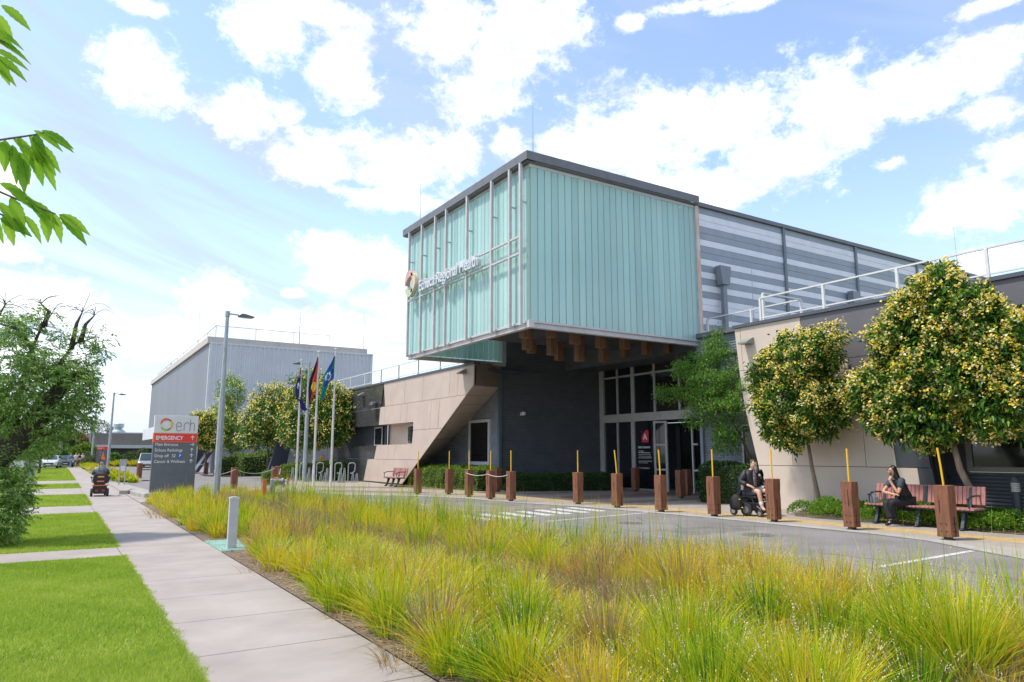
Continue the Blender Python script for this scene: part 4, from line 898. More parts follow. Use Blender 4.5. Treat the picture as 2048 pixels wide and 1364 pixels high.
# wall lights, camera
LG=mat('light housing grey',(.25,.26,.24),.5,.06,6)
def wedge(x,y,z,label,w=.36):
    o=empty('wall_light',(x,y,z),0,label,'wall light')
    mb=MB(); mb.prism([(0,0),(-.34,0.0),(-.34,.05),(-.05,.2),(0,.2)],'y',-w/2,w/2); mb.build('housing',LG,o); mb=MB(); mb.box(-.30,-.05,-w/2+.03,w/2-.03,-.004,-.0005); mb.build('diffuser',mat('dull diffuser',(.10,.10,.10),.3,.05,5),o)
wedge(18.4,15.0,5.10,'grey wedge wall light at the top left of the right wing'); wedge(15.2,28.15,5.20,'grey wedge wall light on the beige wing near the box'); wedge(15.2,40.8,5.08,'grey wedge wall light on the glossy dark panels')
mb=MB(); mb.lathe([(.28,0),(.28,.04),(.22,.16),(.12,.24),(.02,.27)],(0,0,0),20); o=mb.build('dome_light',CAST); o.location=(15.0,38.7,4.35); tag(o,'black dome light on the seam between dark and beige panels','wall light')
cc=empty('security_camera',(18.3,28.2,3.5),-.3,'white security camera on the dark corrugated wall','camera')
mb=MB(); mb.box(-.05,.10,-.26,-.02,-.07,.09); mb.build('body',WHITEP,cc,bevel=.02); mb=MB(); mb.tube([(.02,-.05,0),(.02,.14,0)],.03,8); mb.box(-.05,.09,.1,.16,-.07,.07); mb.build('bracket',WHITEP,cc)
# railings on the roofs
RAILW=mat('white railing paint',(.68,.68,.66),.45,.05,4)
def railing(pts,name,label,h=.85,gap=2.15,z=5.68,mid=.4):
    o=empty(name,(pts[0][0],pts[0][1],z),0,label,'railing'); T=Matrix.Translation((-pts[0][0],-pts[0][1],0))
    top=MB(); 
    for a,b in zip(pts[:-1],pts[1:]):
        top.beam((a[0],a[1],h),(b[0],b[1],h),.06,.045)
    top.build('top_rail',RAILW,o,M=T); mid_=MB()
    for a,b in zip(pts[:-1],pts[1:]): mid_.beam((a[0],a[1],mid-.2),(b[0],b[1],mid-.2),.04,.04)
    mid_.build('mid_rail',RAILW,o,M=T)
    for a,b in zip(pts[:-1],pts[1:]):
        L_=math.hypot(b[0]-a[0],b[1]-a[1]); n=max(1,round(L_/gap))
        for i in range(n+(1 if b is pts[-1] else 0)):
            t=i/n; x=a[0]+(b[0]-a[0])*t; y=a[1]+(b[1]-a[1])*t; mb=MB(); mb.box(x-.035,x+.035,y-.035,y+.035,-.3,h-.02); mb.build('post',RAILW,o,M=T)
railing([(18.72,14.75),(18.72,12.5),(18.72,-3)],'roof_railing','white roof railing along the right wing parapet',.85,2.13,5.75)
railing([(20.6,18.7),(20.6,14.6),(18.74,14.66)],'roof_railing','short white railing beside the striped wall',.8,2.6,5.95)
railing([(15.45,46.4),(15.45,28.6)],'roof_railing','white roof railing along the beige and dark left wing',.85,2.4,5.62)
# kerb blocks, speed hump, small post sign
mb=MB()
for a,b_,w in (((2.36,33.3),(2.75,34.1),.34),((2.75,34.1),(2.80,31.6),.34),((2.80,31.6),(3.02,30.2),.36),((3.02,30.2),(3.9,30.9),.4)): mb.beam((a[0],a[1],.10),(b_[0],b_[1],.10),w,.2)
tag(mb.build('kerb_blocks',KERB,bevel=.03),'angular pale concrete kerb blocks at the pram ramp','kerb')
mb=MB()
for i in range(5): mb.prism([(3.9+i*.5,0),(4.39+i*.5,0),(4.39+i*.5,.05),(4.3+i*.5,.08),(3.99+i*.5,.08),(3.9+i*.5,.05)],'y',48.9,49.35)
hm=mb.build('speed_hump',BLK); tag(hm,'black and yellow rubber hump across the driveway entry','speed hump')
mb=MB()
for i in (0,2,4): mb.box(4.0+i*.5,4.35+i*.5,48.86,49.39,.02,.09)
y_=mb.build('yellow_segment',YROD); y_.parent=hm
ps=empty('post_sign',(2.85,43.6,.03),0,'small grey sign plate on two thin posts beside the path','sign')
for x in (0,.26):
    mb=MB(); mb.box(x-.03,x+.03,-.03,.03,0,1.35); mb.build('post',GALV,ps)
mb=MB(); mb.box(-.02,.28,-.045,-.031,.70,1.33); mb.build('plate',mat('dull plate',(.38,.40,.40),.5,.1,4),ps)
mb=MB(); mb.box(.02,.24,-.05,-.0455,.72,.98); mb.build('notice',SWHT,ps)
for x,y,l in ((.0,107,'thin post with white sign plate beside the far path'),):
    o=empty('sign_post',(x+.2,y,0),0,l,'sign'); mb=MB(); mb.box(-.03,.03,-.03,.03,0,3.2); mb.build('post',GALV,o); mb=MB(); mb.box(-.25,.25,-.05,-.03,2.3,3.1); mb.build('plate',SWHT,o)
# cars
def car(name,x,y,rz,paint,label,cat='car',suv=False,orange=False):
    o=empty(name,(x,y,0),rz,label,cat)   # length along x (front +x), 4.5 m
    h=1.72 if suv else 1.46; w=.9
    body=[(-2.2,.35),(-2.25,.75),(-2.1,.95),(1.1,.98),(2.05,.88),(2.25,.62),(2.22,.32),(1.9,.22),(-1.9,.22)]
    mb=MB(); mb.prism(body,'y',-w,w); mb.build('body',paint,o,bevel=.09)
    cab=[(-2.05,.9),(-1.85,h-.12),(-1.5,h),(.25,h),(1.15,.96)]
    mb=MB(); n=len(cab); vs=[(a,-w+.06,b) for a,b in cab]+[(a,w-.06,b) for a,b in cab]
    for i,(a,b) in enumerate(cab):
        if b>1.2: vs[i]=(a,-w+.22,b); vs[n+i]=(a,w-.22,b)
    mb.add(vs,[tuple(range(n-1,-1,-1)),tuple(range(n,2*n))]+[(i,(i+1)%n,n+(i+1)%n,n+i) for i in range(n)]); mb.build('cabin',paint,o,bevel=.03)
    G_=mat('car glass',(.03,.06,.08),.08,.05,2)
    mb=MB(); mb.add([(.33,-.62,h-.06),(.33,.62,h-.06),(1.14,.74,1.02),(1.14,-.74,1.02)],[(0,1,2,3)]); mb.build('windscreen',G_,o,M=Matrix.Translation((.03,0,.02)))
    for s in (-1,1):
        mb=MB(); mb.add([(-1.7,s*.725,h-.14),(.2,s*.725,h-.12),(.85,s*.862,1.02),(-1.85,s*.862,1.02)],[(0,1,2,3)]); mb.build('side_window',G_,o)
        mb=MB(); mb.box(2.12,2.235,s*.78-.14,s*.78+.14,.62,.78); mb.build('headlight',mat('headlight',(.75,.78,.8),.1,.03,4),o,bevel=.02)
        mb=MB(); mb.box(.75,.9,s*.92-.08,s*.92+.08,.98,1.12); mb.build('mirror',paint,o,bevel=.02)
        for xx in (-1.4,1.4):
            mb=MB(); mb.tube([(xx,s*.70,.32),(xx,s*.91,.32)],.33,18); wv=mb.build('wheel',BLK,o); mb=MB(); mb.tube([(xx,s*.9,.32),(xx,s*.925,.32)],.19,12); mb.build('rim',GALV,wv)
    mb=MB(); mb.box(2.2,2.262,-.5,.5,.4,.6); mb.build('grille',BLK,o); mb=MB(); mb.box(2.262,2.27,-.22,.22,.36,.47); mb.build('number_plate',SWHT,o)
    if orange: mb=MB(); mb.box(-.5,.5,-w-.02,-w-.005,.55,1.0); mb.build('orange_panel',mat('orange panel',(.85,.32,.02),.5,.05,5),o)
    return o
CW=mat('white car paint',(.66,.67,.68),.25,.03,2,coat=.5); CD=mat('dark car paint',(.06,.07,.08),.25,.05,2,coat=.5); CS=mat('silver car paint',(.34,.36,.38),.3,.05,2,coat=.5)
car('parked_car',-.6,103,-R(97),CW,'white car facing the camera at the end of the verge')
car('parked_car',.9,110,-R(90),CD,'dark car partly behind the white car at the far verge')
car('parked_car',-3.5,88,R(188),CW,'white utility car with an orange side panel behind the leaning tree','car',True,True)
car('parked_car',7.95,84,-R(94),CS,'silver grey four wheel drive at the left edge of the hospital sign','car',True)
# tree guard / utility box behind tree
mb=MB(); mb.box(-.35,.35,-.2,.2,0,1.15); mb.box(-.38,.38,-.23,.23,1.15,1.2); o=mb.build('utility_box',GALV,bevel=.01); o.location=(-1.6,62,0); tag(o,'grey utility box on the verge behind the leaning tree','cabinet')
# ---------------- people ----------------
SKIN=mat('skin light',(.62,.36,.26),.55,.06,10); SKIN2=mat('skin warm tan',(.55,.30,.19),.5,.05,10)
def hand(w,d,up,curl=.5,s=1.0,side=1):
    """palm + five finger chains; w wrist, d direction, up = back of hand"""
    w=Vector(w); d=Vector(d).normalized(); up=Vector(up).normalized(); sd=d.cross(up).normalized()*side
    palm=w+d*.055*s; ch=[[(w,.024*s),(palm,(.034*s,.02*s))]]
    for i,(o_,l) in enumerate(((-.027,.068),(-.009,.078),(.009,.074),(.026,.058))):
        a=palm+sd*o_*s+d*.03*s; b=a+(d*math.cos(curl*.5)-up*math.sin(curl*.5))*l*.5*s; c=b+(d*math.cos(curl*1.6)-up*math.sin(curl*1.6))*l*.5*s
        ch.append([(palm,(.034*s,.02*s)),(a,.0105*s),(b,.0095*s),(c,.0075*s)])
    a=w+d*.03*s-sd*.034*s; b=a+(d*.6-sd*.75-up*.3).normalized()*.035*s; c=b+(d*.9-sd*.2-up*.4).normalized()*.03*s
    ch.append([(palm,(.034*s,.02*s)),(a,.013*s),(b,.011*s),(c,.009*s)])
    return ch
def frame(o,f):
    f=Vector((f[0],f[1],0)).normalized(); l=Vector((-f.y,f.x,0))
    return Matrix(((f.x,l.x,0,o[0]),(f.y,l.y,0,o[1]),(0,0,1,o[2] if len(o)>2 else 0),(0,0,0,1)))
V3=Vector
def face(parent,c,fd,up=V3((0,0,1)),s=1.0,beard=None):
    """eyes, brows, mouth set on the front of a head centred c, facing fd"""
    fd=V3(fd).normalized(); sd=V3(up).cross(fd).normalized(); u=fd.cross(sd)
    for k in (-1,1):
        mb=MB(); mb.ball(c+fd*.082*s+sd*k*.032*s+u*.012*s,(.012*s,)*3,8,6); mb.build('eye',mat('eye dark',(.03,.02,.02),.3,.05,5),parent)
        mb=MB(); p=c+fd*.092*s+sd*k*.032*s+u*.034*s; mb.beam(p-sd*.018,p+sd*.018,.008,.006); mb.build('eyebrow',mat('brow',(.03,.02,.015),.7,.1,8),parent)
    mb=MB(); p=c+fd*.088*s-u*.045*s; mb.tube([p-sd*.022,p+fd*.004,p+sd*.022],[.004,.008,.004],6); mb.build('mouth',mat('lips',(.40,.14,.12),.5,.05,5),parent)
# --- seated woman on the long bench ---
wr=empty('person',(16.36,9.22,.045),0,'woman in black with long dark hair sitting on the long bench, hand to her face','person'); wr.matrix_world=Matrix.Identity(4)@frame((16.36,9.22,.045),(-.9,.43)); 
wr.location=(16.36,9.22,.045); wr.rotation_euler=(0,0,math.atan2(.43,-.9))
def W_(*p): return V3(p)
pel=W_(0,0,.52); wai=W_(.05,0,.68); che=W_(.15,0,.90); nk=W_(.22,0,1.06); nk2=W_(.26,0,1.12); hd=W_(.30,0,1.21); ht=W_(.285,0,1.31)
lsh=W_(.18,.155,1.01); lel=W_(.30,.17,.72); lwr=W_(.385,.055,.985); rsh=W_(.20,-.155,1.01); rel=W_(.44,-.16,.75); rwr=W_(.33,.06,.70)
lh=W_(.02,.085,.51); lk=W_(.44,.10,.54); la=W_(.33,.0,.13); rh=W_(.02,-.085,.51); rk=W_(.46,-.07,.53); ra=W_(.43,.03,.09)
body=[[(pel,.13),(wai,.105),(che,.125),(nk,.05),(nk2,.048),(W_(.285,0,1.17),.07),(hd+W_(.01,0,.01),(.083,.078)),(ht,(.075,.07))],
 [(hd+W_(.01,0,.01),(.083,.078)),(hd+W_(.095,0,-.01),.014)],
 [(che,.125),(lsh,.05),(lel,.04),(lwr,.026)],[(che,.125),(rsh,.05),(rel,.04),(rwr,.026)],
 [(pel,.13),(lh,.085),(lk,.058),(la,.038),(la+W_(.10,0,-.05),.03)],[(pel,.13),(rh,.085),(rk,.058),(ra,.038),(ra+W_(.12,0,-.05),.03)]]
body+=hand(lwr,W_(-.02,-.02,1),W_(1,.2,0),.9,.95)+hand(rwr,W_(-.2,1,.12),W_(.2,0,1),.7,.95,-1)
skin('body',body,SKIN2,wr,2)
TOP=mat('black top',(.008,.008,.010),.7,.15,8); SLV=mat('charcoal sleeve',(.035,.05,.065),.75,.1,8); TRO=mat('black trousers',(.010,.010,.014),.75,.1,8)
skin('shirt',[[(W_(-.06,0,.50),(.16,.18)),(wai,(.145,.16)),(che,(.165,.175)),(W_(.19,0,1.02),(.115,.15)),(W_(.225,0,1.06),.065)]],TOP,wr,2)
for s,sh,el_ in ((1,lsh,lel),(-1,rsh,rel)): skin('sleeve',[[(sh+W_(-.05,-s*.07,.0),.10),(sh,.078),(sh+(el_-sh)*.62,.07)]],SLV,wr,2)
skin('trousers',[[(pel,(.15,.16)),(lh,.105),(lk,.085),(la+(lk-la)*.5,.075),(la+W_(0,0,.02),.085)],[(pel,(.15,.16)),(rh,.105),(rk,.085),(ra+(rk-ra)*.5,.078),(ra+W_(-.01,0,.06),.09)]],TRO,wr,2)
for a in (la,ra): skin('boot',[[(a+W_(0,0,.07),.045),(a+W_(0,0,.0),.048),(a+W_(.04,0,-.035),.045),(a+W_(.15,0,-.045),.038)]],mat('black boot',(.015,.015,.02),.35,.1,6),wr,1)
HAIR=mat('long black hair',(.008,.006,.006),.35,.2,30,stretch=(3,3,.3),bump=.4,bscale=60)
skin('hair',[[(W_(.31,0,1.315),(.075,.075)),(W_(.27,0,1.285),(.095,.092)),(W_(.245,0,1.20),(.075,.09)),(W_(.215,.03,1.10),(.055,.08)),(W_(.165,.06,.98),(.045,.06)),(W_(.15,.10,.84),(.035,.04)),(W_(.17,.11,.76),(.02,.02))],[(W_(.26,0,1.285),(.10,.098)),(W_(.33,.055,1.25),(.03,.03)),(W_(.32,.085,1.15),(.028,.03)),(W_(.30,.10,1.0),(.03,.03)),(W_(.27,.13,.86),(.02,.02))]],HAIR,wr,2)
face(wr,hd+W_(.0,0,.02),(1,0,-.05),s=.95)
mb=MB(); ring(mb,(0,0,0),.031,.006,'x'); mb.build('wrist_band',BLK,wr,M=Matrix.Translation(rwr+W_(.01,-.05,0))@Matrix.Rotation(R(75),4,'Z'))
ph=MB(); ph.box(-.004,.004,-.035,.035,-.07,.07); o=ph.build('phone',BLK,None,bevel=.003); o.location=(16.36-.8*.335-.6*.095,9.22+.6*.335-.8*.095,1.24); o.rotation_euler=(R(10),R(-8),math.atan2(.6,-.8)); tag(o,'small black phone held at the seated woman\'s ear','phone')
bagm=MB(); bagm.prism([(-.16,0),(.16,0),(.13,.14),(.05,.19),(-.05,.19),(-.13,.14)],'y',-.05,.05); bagm.tube([(-.1,0,.15),(-.05,0,.27),(.05,0,.27),(.1,0,.15)],.008,6)
o=bagm.build('handbag',mat('grey handbag',(.16,.18,.20),.5,.1,6),bevel=.02); o.location=(16.36,10.0,.512); o.rotation_euler=(0,0,R(60)); tag(o,'small grey handbag on the left end of the long bench','bag')

# --- man in a power wheelchair ---
CF=(.03,-1.0); ang=math.atan2(CF[1],CF[0])
wc=empty('power_wheelchair',(15.55,12.78,.052),ang,'black power wheelchair behind the kerb bollards carrying a bearded man','wheelchair')
CH=mat('chair black',(.012,.012,.014),.45,.1,6); TY=mat('tyre rubber',(.03,.03,.032),.8,.1,9); CHR=mat('chair grey metal',(.30,.31,.32),.3,.1,6,metal=.5)
mb=MB(); mb.box(-.36,.28,-.2,.2,.14,.36); mb.box(-.25,.2,-.15,.15,.36,.42); mb.build('power_base',CH,wc,bevel=.03)
for x,r,w,nm in ((-.05,.165,.07,'drive_wheel'),(.36,.09,.045,'castor'),(-.46,.11,.05,'castor')):
    for s in (-1,1):
        mb=MB(); y0=s*.27; mb.tube([(x,y0-w/2,r),(x,y0+w/2,r)],r,20); wv=mb.build(nm,TY,wc,bevel=.01); mb=MB(); mb.tube([(x,y0-w/2-.006,r),(x,y0+w/2+.006,r)],r*.55,12); mb.build('hub',CHR,wv)
        if nm=='castor': mb=MB(); mb.tube([(x,y0,r),(x,y0-s*.05,r+.1),(x*.6,s*.2,.26)],.018,6); mb.build('castor_fork',CHR,wc)
mb=MB(); mb.box(-.24,.24,-.24,.24,.44,.52); mb.build('seat',CH,wc,bevel=.03); mb=MB(); mb.box(-.33,-.25,-.23,.23,.5,1.0); mb.build('backrest',CH,wc,bevel=.03)
for s in (-1,1):
    mb=MB(); mb.tube([(-.28,s*.29,.66),(-.28,s*.29,.45)],.018,6); mb.box(-.3,.12,s*.29-.03,s*.29+.03,.67,.71); mb.tube([(.12,s*.26,.45),(.2,s*.28,.35),(.17,s*.28,.2)],.014,6); mb.build('armrest',CH,wc)
mb=MB(); mb.box(.12,.22,.26,.33,.70,.75); mb.tube([(.17,.295,.75),(.17,.295,.81)],.008,6); mb.ball((.17,.295,.82),.016,8,5); mb.build('joystick',CH,wc)
mb=MB(); mb.tube([(.22,-.1,.42),(.42,-.12,.3),(.5,-.12,.14)],.018,6); mb.tube([(.22,.1,.42),(.42,.12,.3),(.5,.12,.14)],.018,6); mb.box(.42,.62,-.2,.2,.11,.135); mb.build('footrest',CH,wc)
bp=empty('backpack',(0,0,0),0,'black backpack with yellow zip tags hanging from the wheelchair side','bag')
bp.location=(15.55-.35*.12-.37*.993,12.78+.35-.37*.12,.13); bp.location=(15.12,13.02,.14); bp.scale=(1.3,1.3,1.15); bp.rotation_euler=(0,0,ang)
skin('bag_body',[[(V3((0,0,.04)),(.13,.10)),(V3((0,0,.16)),(.17,.12)),(V3((0,0,.30)),(.13,.10)),(V3((.01,0,.42)),(.06,.05))]],mat('backpack cloth',(.02,.018,.017),.8,.15,9),bp,2)
mb=MB(); mb.tube([(.05,0,.40),(.1,.08,.55),(.08,.12,.62)],.012,6); mb.build('strap',BLK,bp); mb=MB(); mb.ball((.13,-.05,.3),(.02,.02,.012),6,4); mb.ball((.17,-.03,.12),(.02,.02,.012),6,4); mb.build('zip_tag',YROD,bp)
mr_=empty('person',(15.55,12.78,.052),ang-R(14),'bearded man in a black jacket and shorts seated in the power wheelchair','person')
pel=W_(-.08,0,.60); wai=W_(-.10,0,.78); che=W_(-.08,0,1.0); nk=W_(-.03,0,1.18); nk2=W_(.0,0,1.22); hd=W_(.05,0,1.315); ht=W_(.02,0,1.42)
lsh=W_(-.06,.20,1.10); rsh=W_(-.06,-.20,1.10); rel=W_(-.12,-.33,.86); rwr=W_(.12,-.24,.78); lel=W_(-.10,.32,.86); lwr=W_(.13,.29,.80)
rh=W_(-.03,-.10,.58); rk=W_(.36,-.14,.66); ra=W_(.44,-.12,.24); lh=W_(-.03,.10,.58); lk=W_(.38,.12,.66); la=W_(.46,.12,.24)
body=[[(pel,.16),(wai,.17),(che,.16),(nk,.07),(nk2,.06),(W_(.03,0,1.26),.08),(hd+W_(0,0,.02),(.09,.085)),(ht,(.08,.075))],[(hd+W_(0,0,.02),(.09,.085)),(hd+W_(.105,0,-.005),.018)],
 [(che,.16),(rsh,.065),(rel,.055),(rwr,.032)],[(che,.16),(lsh,.065),(lel,.055),(lwr,.032)],
 [(pel,.16),(rh,.10),(rk,.068),(ra,.045),(ra+W_(.12,0,-.08),.038)],[(pel,.16),(lh,.10),(lk,.068),(la,.045),(la+W_(.12,0,-.08),.038)]]
body+=hand(rwr,W_(.7,.5,-.35),W_(.2,-.3,1),.8,1.08)+hand(lwr,W_(1,0,-.2),W_(0,0,1),.9,1.08,-1)
skin('body',body,SKIN,mr_,2)
JK=mat('black puffer jacket',(.022,.020,.024),.55,.2,7,bump=.5,bscale=18,bdist=.02)
skin('jacket',[[(pel+W_(-.02,0,.02),(.20,.22)),(wai,(.215,.23)),(che,(.20,.23)),(nk+W_(-.02,0,-.01),(.11,.11))],[(che,(.20,.23)),(rsh,.11),(rel,.10),(rwr+W_(-.04,-.02,.02),.07)],[(che,(.20,.23)),(lsh,.11),(lel,.10),(lwr+W_(-.05,0,.02),.07)]],JK,mr_,2)
skin('shirt_front',[[(wai+W_(.165,-.02,-.06),(.06,.05)),(che+W_(.15,-.02,0),(.06,.05)),(nk+W_(.075,0,0),(.035,.04))]],mat('patterned shirt',(.35,.22,.22),.8,.4,30,col2=(.04,.03,.04)),mr_,1)
skin('shorts',[[(pel,(.19,.20)),(rh,.125),(rh+(rk-rh)*.85,.095)],[(pel,(.19,.20)),(lh,.125),(lh+(lk-lh)*.85,.095)]],mat('grey shorts',(.10,.10,.115),.8,.1,8),mr_,2)
for a,k in ((ra,rk),(la,lk)):
    skin('sock',[[(a+(k-a)*.05,.052),(a+(k-a)*.45,.062)]],SWHT,mr_,1); skin('shoe',[[(a+W_(0,0,.03),.05),(a+W_(0,0,-.05),.052),(a+W_(.16,0,-.09),.042)]],BLK,mr_,1)
BRD=mat('grey beard',(.27,.24,.22),.9,.25,40,bump=.6,bscale=80)
skin('beard',[[(hd+W_(.055,0,-.035),(.052,.066)),(hd+W_(.07,0,-.10),(.05,.055)),(hd+W_(.08,0,-.17),(.032,.036)),(hd+W_(.085,0,-.22),.012)]],BRD,mr_,2)
skin('hair',[[(hd+W_(.01,0,.095),(.088,.086)),(hd+W_(-.035,0,.07),(.088,.09)),(hd+W_(-.06,0,-.01),(.06,.08))]],mat('short grey brown hair',(.11,.08,.065),.85,.2,40),mr_,2)
mb=MB()
for s in (-1,1): mb.ball(hd+W_(.082,s*.035,.085),(.012,.034,.022),8,6); mb.tube([hd+W_(.07,s*.07,.085),hd+W_(0,s*.095,.06),hd+W_(-.05,s*.09,.03)],.005,5)
mb.build('sunglasses',BLK,mr_)
face(mr_,hd+W_(.0,0,.0),(1,0,-.1),s=1.02)
mb=MB(); mb.ball((0,0,0),(.03,.012,.035),8,6); mb.build('jacket_badge',SWHT,mr_,M=Matrix.Translation((.125,.10,1.05))@Matrix.Rotation(R(60),4,'Z'))
cu=MB(); cu.lathe([(.035,0),(.042,.13),(.044,.135)],(0,0,0),14); o=cu.build('drink_can_holder',mat('white and black cup',(.5,.5,.48),.5,.6,14,col2=(.03,.03,.03)),None); o.location=(15.23,12.88,.72); tag(o,'white and black cup clipped at the wheelchair armrest','cup')
# --- scooter and rider on the path ---
sc=empty('mobility_scooter',(1.475,32.25,.03),0,'black and orange mobility scooter driving away along the path','scooter')
for s in (-1,1):
    mb=MB(); mb.tube([(s*.23,-.0,.15),(s*.31,-.0,.15)],.155,18); wv=mb.build('rear_wheel',TY,sc,bevel=.015); mb=MB(); mb.tube([(s*.225,0,.15),(s*.316,0,.15)],.08,10); mb.build('hub',CHR,wv)
    mb=MB(); mb.tube([(s*.2,.95,.13),(s*.27,.95,.13)],.13,16); mb.build('front_wheel',TY,sc,bevel=.012)
mb=MB(); mb.prism([(-.25,.30),(-.22,.42),(.22,.42),(.25,.30),(.2,.10),(-.2,.10)],'y',-.12,.28); mb.box(-.22,.22,.28,1.0,.12,.17); mb.build('body_shell',CH,sc,bevel=.02)
mb=MB(); mb.box(-.27,.27,-.14,-.02,.40,.445); mb.build('orange_rim',mat('scooter orange',(.72,.16,.04),.4,.08,6),sc,bevel=.01)
for k in (-.16,.07): mb=MB(); mb.box(k,k+.09,-.135,-.121,.20,.25); mb.build('tail_light',mat('tail red',(.55,.02,.03),.3,.05,5),sc)
mb=MB(); mb.tube([(0,.1,.40),(0,.1,.55)],.05,10); mb.box(-.24,.24,-.04,.42,.55,.64); mb.build('seat',CH,sc,bevel=.02)
mb=MB(); mb.prism([(-.24,.50),(-.27,.62),(-.25,.80),(-.2,.86),(.2,.86),(.25,.80),(.27,.62),(.24,.50),(.12,.46),(-.12,.46)],'y',-.16,.0); mb.build('rear_bag',CH,sc,bevel=.03)
mb=MB(); mb.box(-.11,.11,-.17,-.161,.72,.78); mb.build('orange_reflector',mat('reflector orange',(.95,.30,.02),.4,.1,9),sc); mb=MB(); mb.box(-.12,.12,-.17,-.161,.555,.60); mb.build('red_reflector',mat('pink reflector',(.72,.20,.14),.5,.05,5),sc)
mb=MB(); mb.tube([(0,.95,.15),(0,.80,.85)],.03,8); mb.tube([(-.3,.74,.92),(0,.78,.9),(.3,.74,.92)],.02,8); mb.box(-.15,.15,.78,1.0,.4,.62); mb.build('tiller',CH,sc)
for s in (-1,1):
    mb=MB(); mb.tube([(s*.28,.76,.92),(s*.34,.72,1.0)],.008,5); mb.ball((s*.36,.70,1.02),(.05,.015,.05),8,6); mb.build('mirror',mat('mirror pink',(.55,.42,.42),.2,.1,5),sc)
    mb=MB(); mb.box(s*.3-.035,s*.3+.035,-.02,.3,.70,.74); mb.tube([(s*.3,.0,.7),(s*.27,.0,.5)],.015,6); mb.build('armrest',CH,sc)
mb=MB(); mb.tube([(-.1,-.1,.8),(-.06,-.08,1.5),(-.02,-.06,1.85)],.012,6); f=mb.build('flag_mast',CH,sc); mb=MB(); mb.prism([(-.06,1.42),(.1,1.38),(.0,1.72)],'y',-.085,-.075); mb.build('safety_flag',mat('safety flag orange',(.90,.17,.05),.6,.1,5),f)
rd=empty('person',(1.475,32.25,.03),math.pi/2,'rider in a grey jacket seen from behind on the mobility scooter','person')
pel=W_(.12,0,.70); che=W_(.10,0,1.02); nk=W_(.16,0,1.16)
body=[[(pel,.13),(che,.14),(nk,.06),(W_(.19,0,1.20),.07),(W_(.20,0,1.26),(.08,.075)),(W_(.19,0,1.31),(.07,.07))]]
for s in (-1,1): body+=[[(che,.14),(W_(.12,s*.19,1.05),.055),(W_(.25,s*.26,.85),.045),(W_(.6,s*.26,.92),.03)],[(pel,.13),(W_(.2,s*.1,.68),.085),(W_(.55,s*.13,.66),.06),(W_(.62,s*.13,.26),.045),(W_(.74,s*.13,.2),.035)]]+hand(W_(.6,s*.26,.92),(1,0,0),(0,0,1),1.0,1,s)
skin('body',body,SKIN,rd,2)
skin('jacket',[[(W_(.08,0,.66),(.19,.24)),(W_(.06,0,.85),(.20,.27)),(W_(.08,0,1.03),(.17,.23)),(W_(.15,0,1.14),(.09,.11))]]+[[(W_(.08,0,1.03),(.17,.23)),(W_(.12,s*.19,1.04),.08),(W_(.25,s*.26,.85),.07),(W_(.52,s*.26,.91),.05)] for s in (-1,1)],mat('grey jacket',(.12,.125,.155),.6,.3,6,bump=.4,bscale=15),rd,2)
skin('trousers',[[(pel,.16),(W_(.2,s*.1,.68),.105),(W_(.55,s*.13,.66),.08),(W_(.62,s*.13,.3),.06)] for s in (-1,1)],TRO,rd,2)
skin('hair',[[(W_(.17,0,1.30),(.082,.08)),(W_(.14,0,1.25),(.075,.08)),(W_(.13,.02,1.14),(.035,.035)),(W_(.07,.03,1.04),.02)]],mat('fair grey hair',(.42,.32,.26),.8,.2,40),rd,2)
# --- far walkers on the path ---
def walker(x,y,rz,top,bot,hair,label,carry=None):
    o=empty('person',(x,y,.03),rz,label,'person')
    b=[[(W_(0,0,.92),.12),(W_(0,0,1.15),.12),(W_(0,0,1.36),.14),(W_(.02,0,1.50),.05),(W_(.03,0,1.58),.08),(W_(.03,0,1.66),.085)]]
    for s,g in ((1,.18),(-1,-.18)):
        b+=[[(W_(0,0,.92),.12),(W_(g*.5,s*.09,.85),.085),(W_(g,s*.09,.48),.06),(W_(g*1.3-.05,s*.09,.08),.04),(W_(g*1.3+.1,s*.09,.04),.035)]]
        w_=W_(-g*.9+.05,s*.25,.85); b+=[[(W_(0,0,1.36),.14),(W_(0,s*.18,1.38),.055),(W_(-g*.4,s*.23,1.10),.045),(w_,.03)]]+hand(w_,(0,0,-1),(0,s,0),.4,1,s)
    skin('body',b,SKIN,o,1)
    skin('top',[[(W_(0,0,.90),(.15,.17)),(W_(0,0,1.15),(.15,.17)),(W_(0,0,1.38),(.15,.18)),(W_(.01,0,1.47),.08)]]+[[(W_(0,0,1.38),(.15,.18)),(W_(0,s*.18,1.38),.075),(W_(-g*.4,s*.23,1.12),.065)] for s,g in ((1,.18),(-1,-.18))],top,o,1)
    skin('trousers',[[(W_(0,0,.92),.145),(W_(g*.5,s*.09,.82),.105),(W_(g,s*.09,.48),.08),(W_(g*1.25-.04,s*.09,.14),.065)] for s,g in ((1,.18),(-1,-.18))],bot,o,1)
    skin('hair',[[(W_(.02,0,1.70),(.085,.085)),(W_(-.02,0,1.62),(.08,.08))]],hair,o,1)
    return o
DN=mat('denim blue',(.10,.20,.38),.8,.1,6); LTX=mat('pale shirt',(.60,.60,.62),.8,.05,6); OLV=mat('olive cloth',(.16,.15,.09),.8,.1,6); GH=mat('grey hair',(.4,.36,.32),.8,.1,9)
walker(1.30,98,R(80),DN,DN,GH,'walker in blue denim on the far path, leftmost of the group'); walker(1.85,101,R(95),LTX,OLV,GH,'walker in a pale top and olive trousers on the far path'); walker(2.2,104,R(-90),TOP,TRO,HAIR,'walker in black on the far path beside the bushes'); walker(2.65,106,R(-85),LTX,BLK,GH,'walker in white top and black trousers, rightmost on the far path')
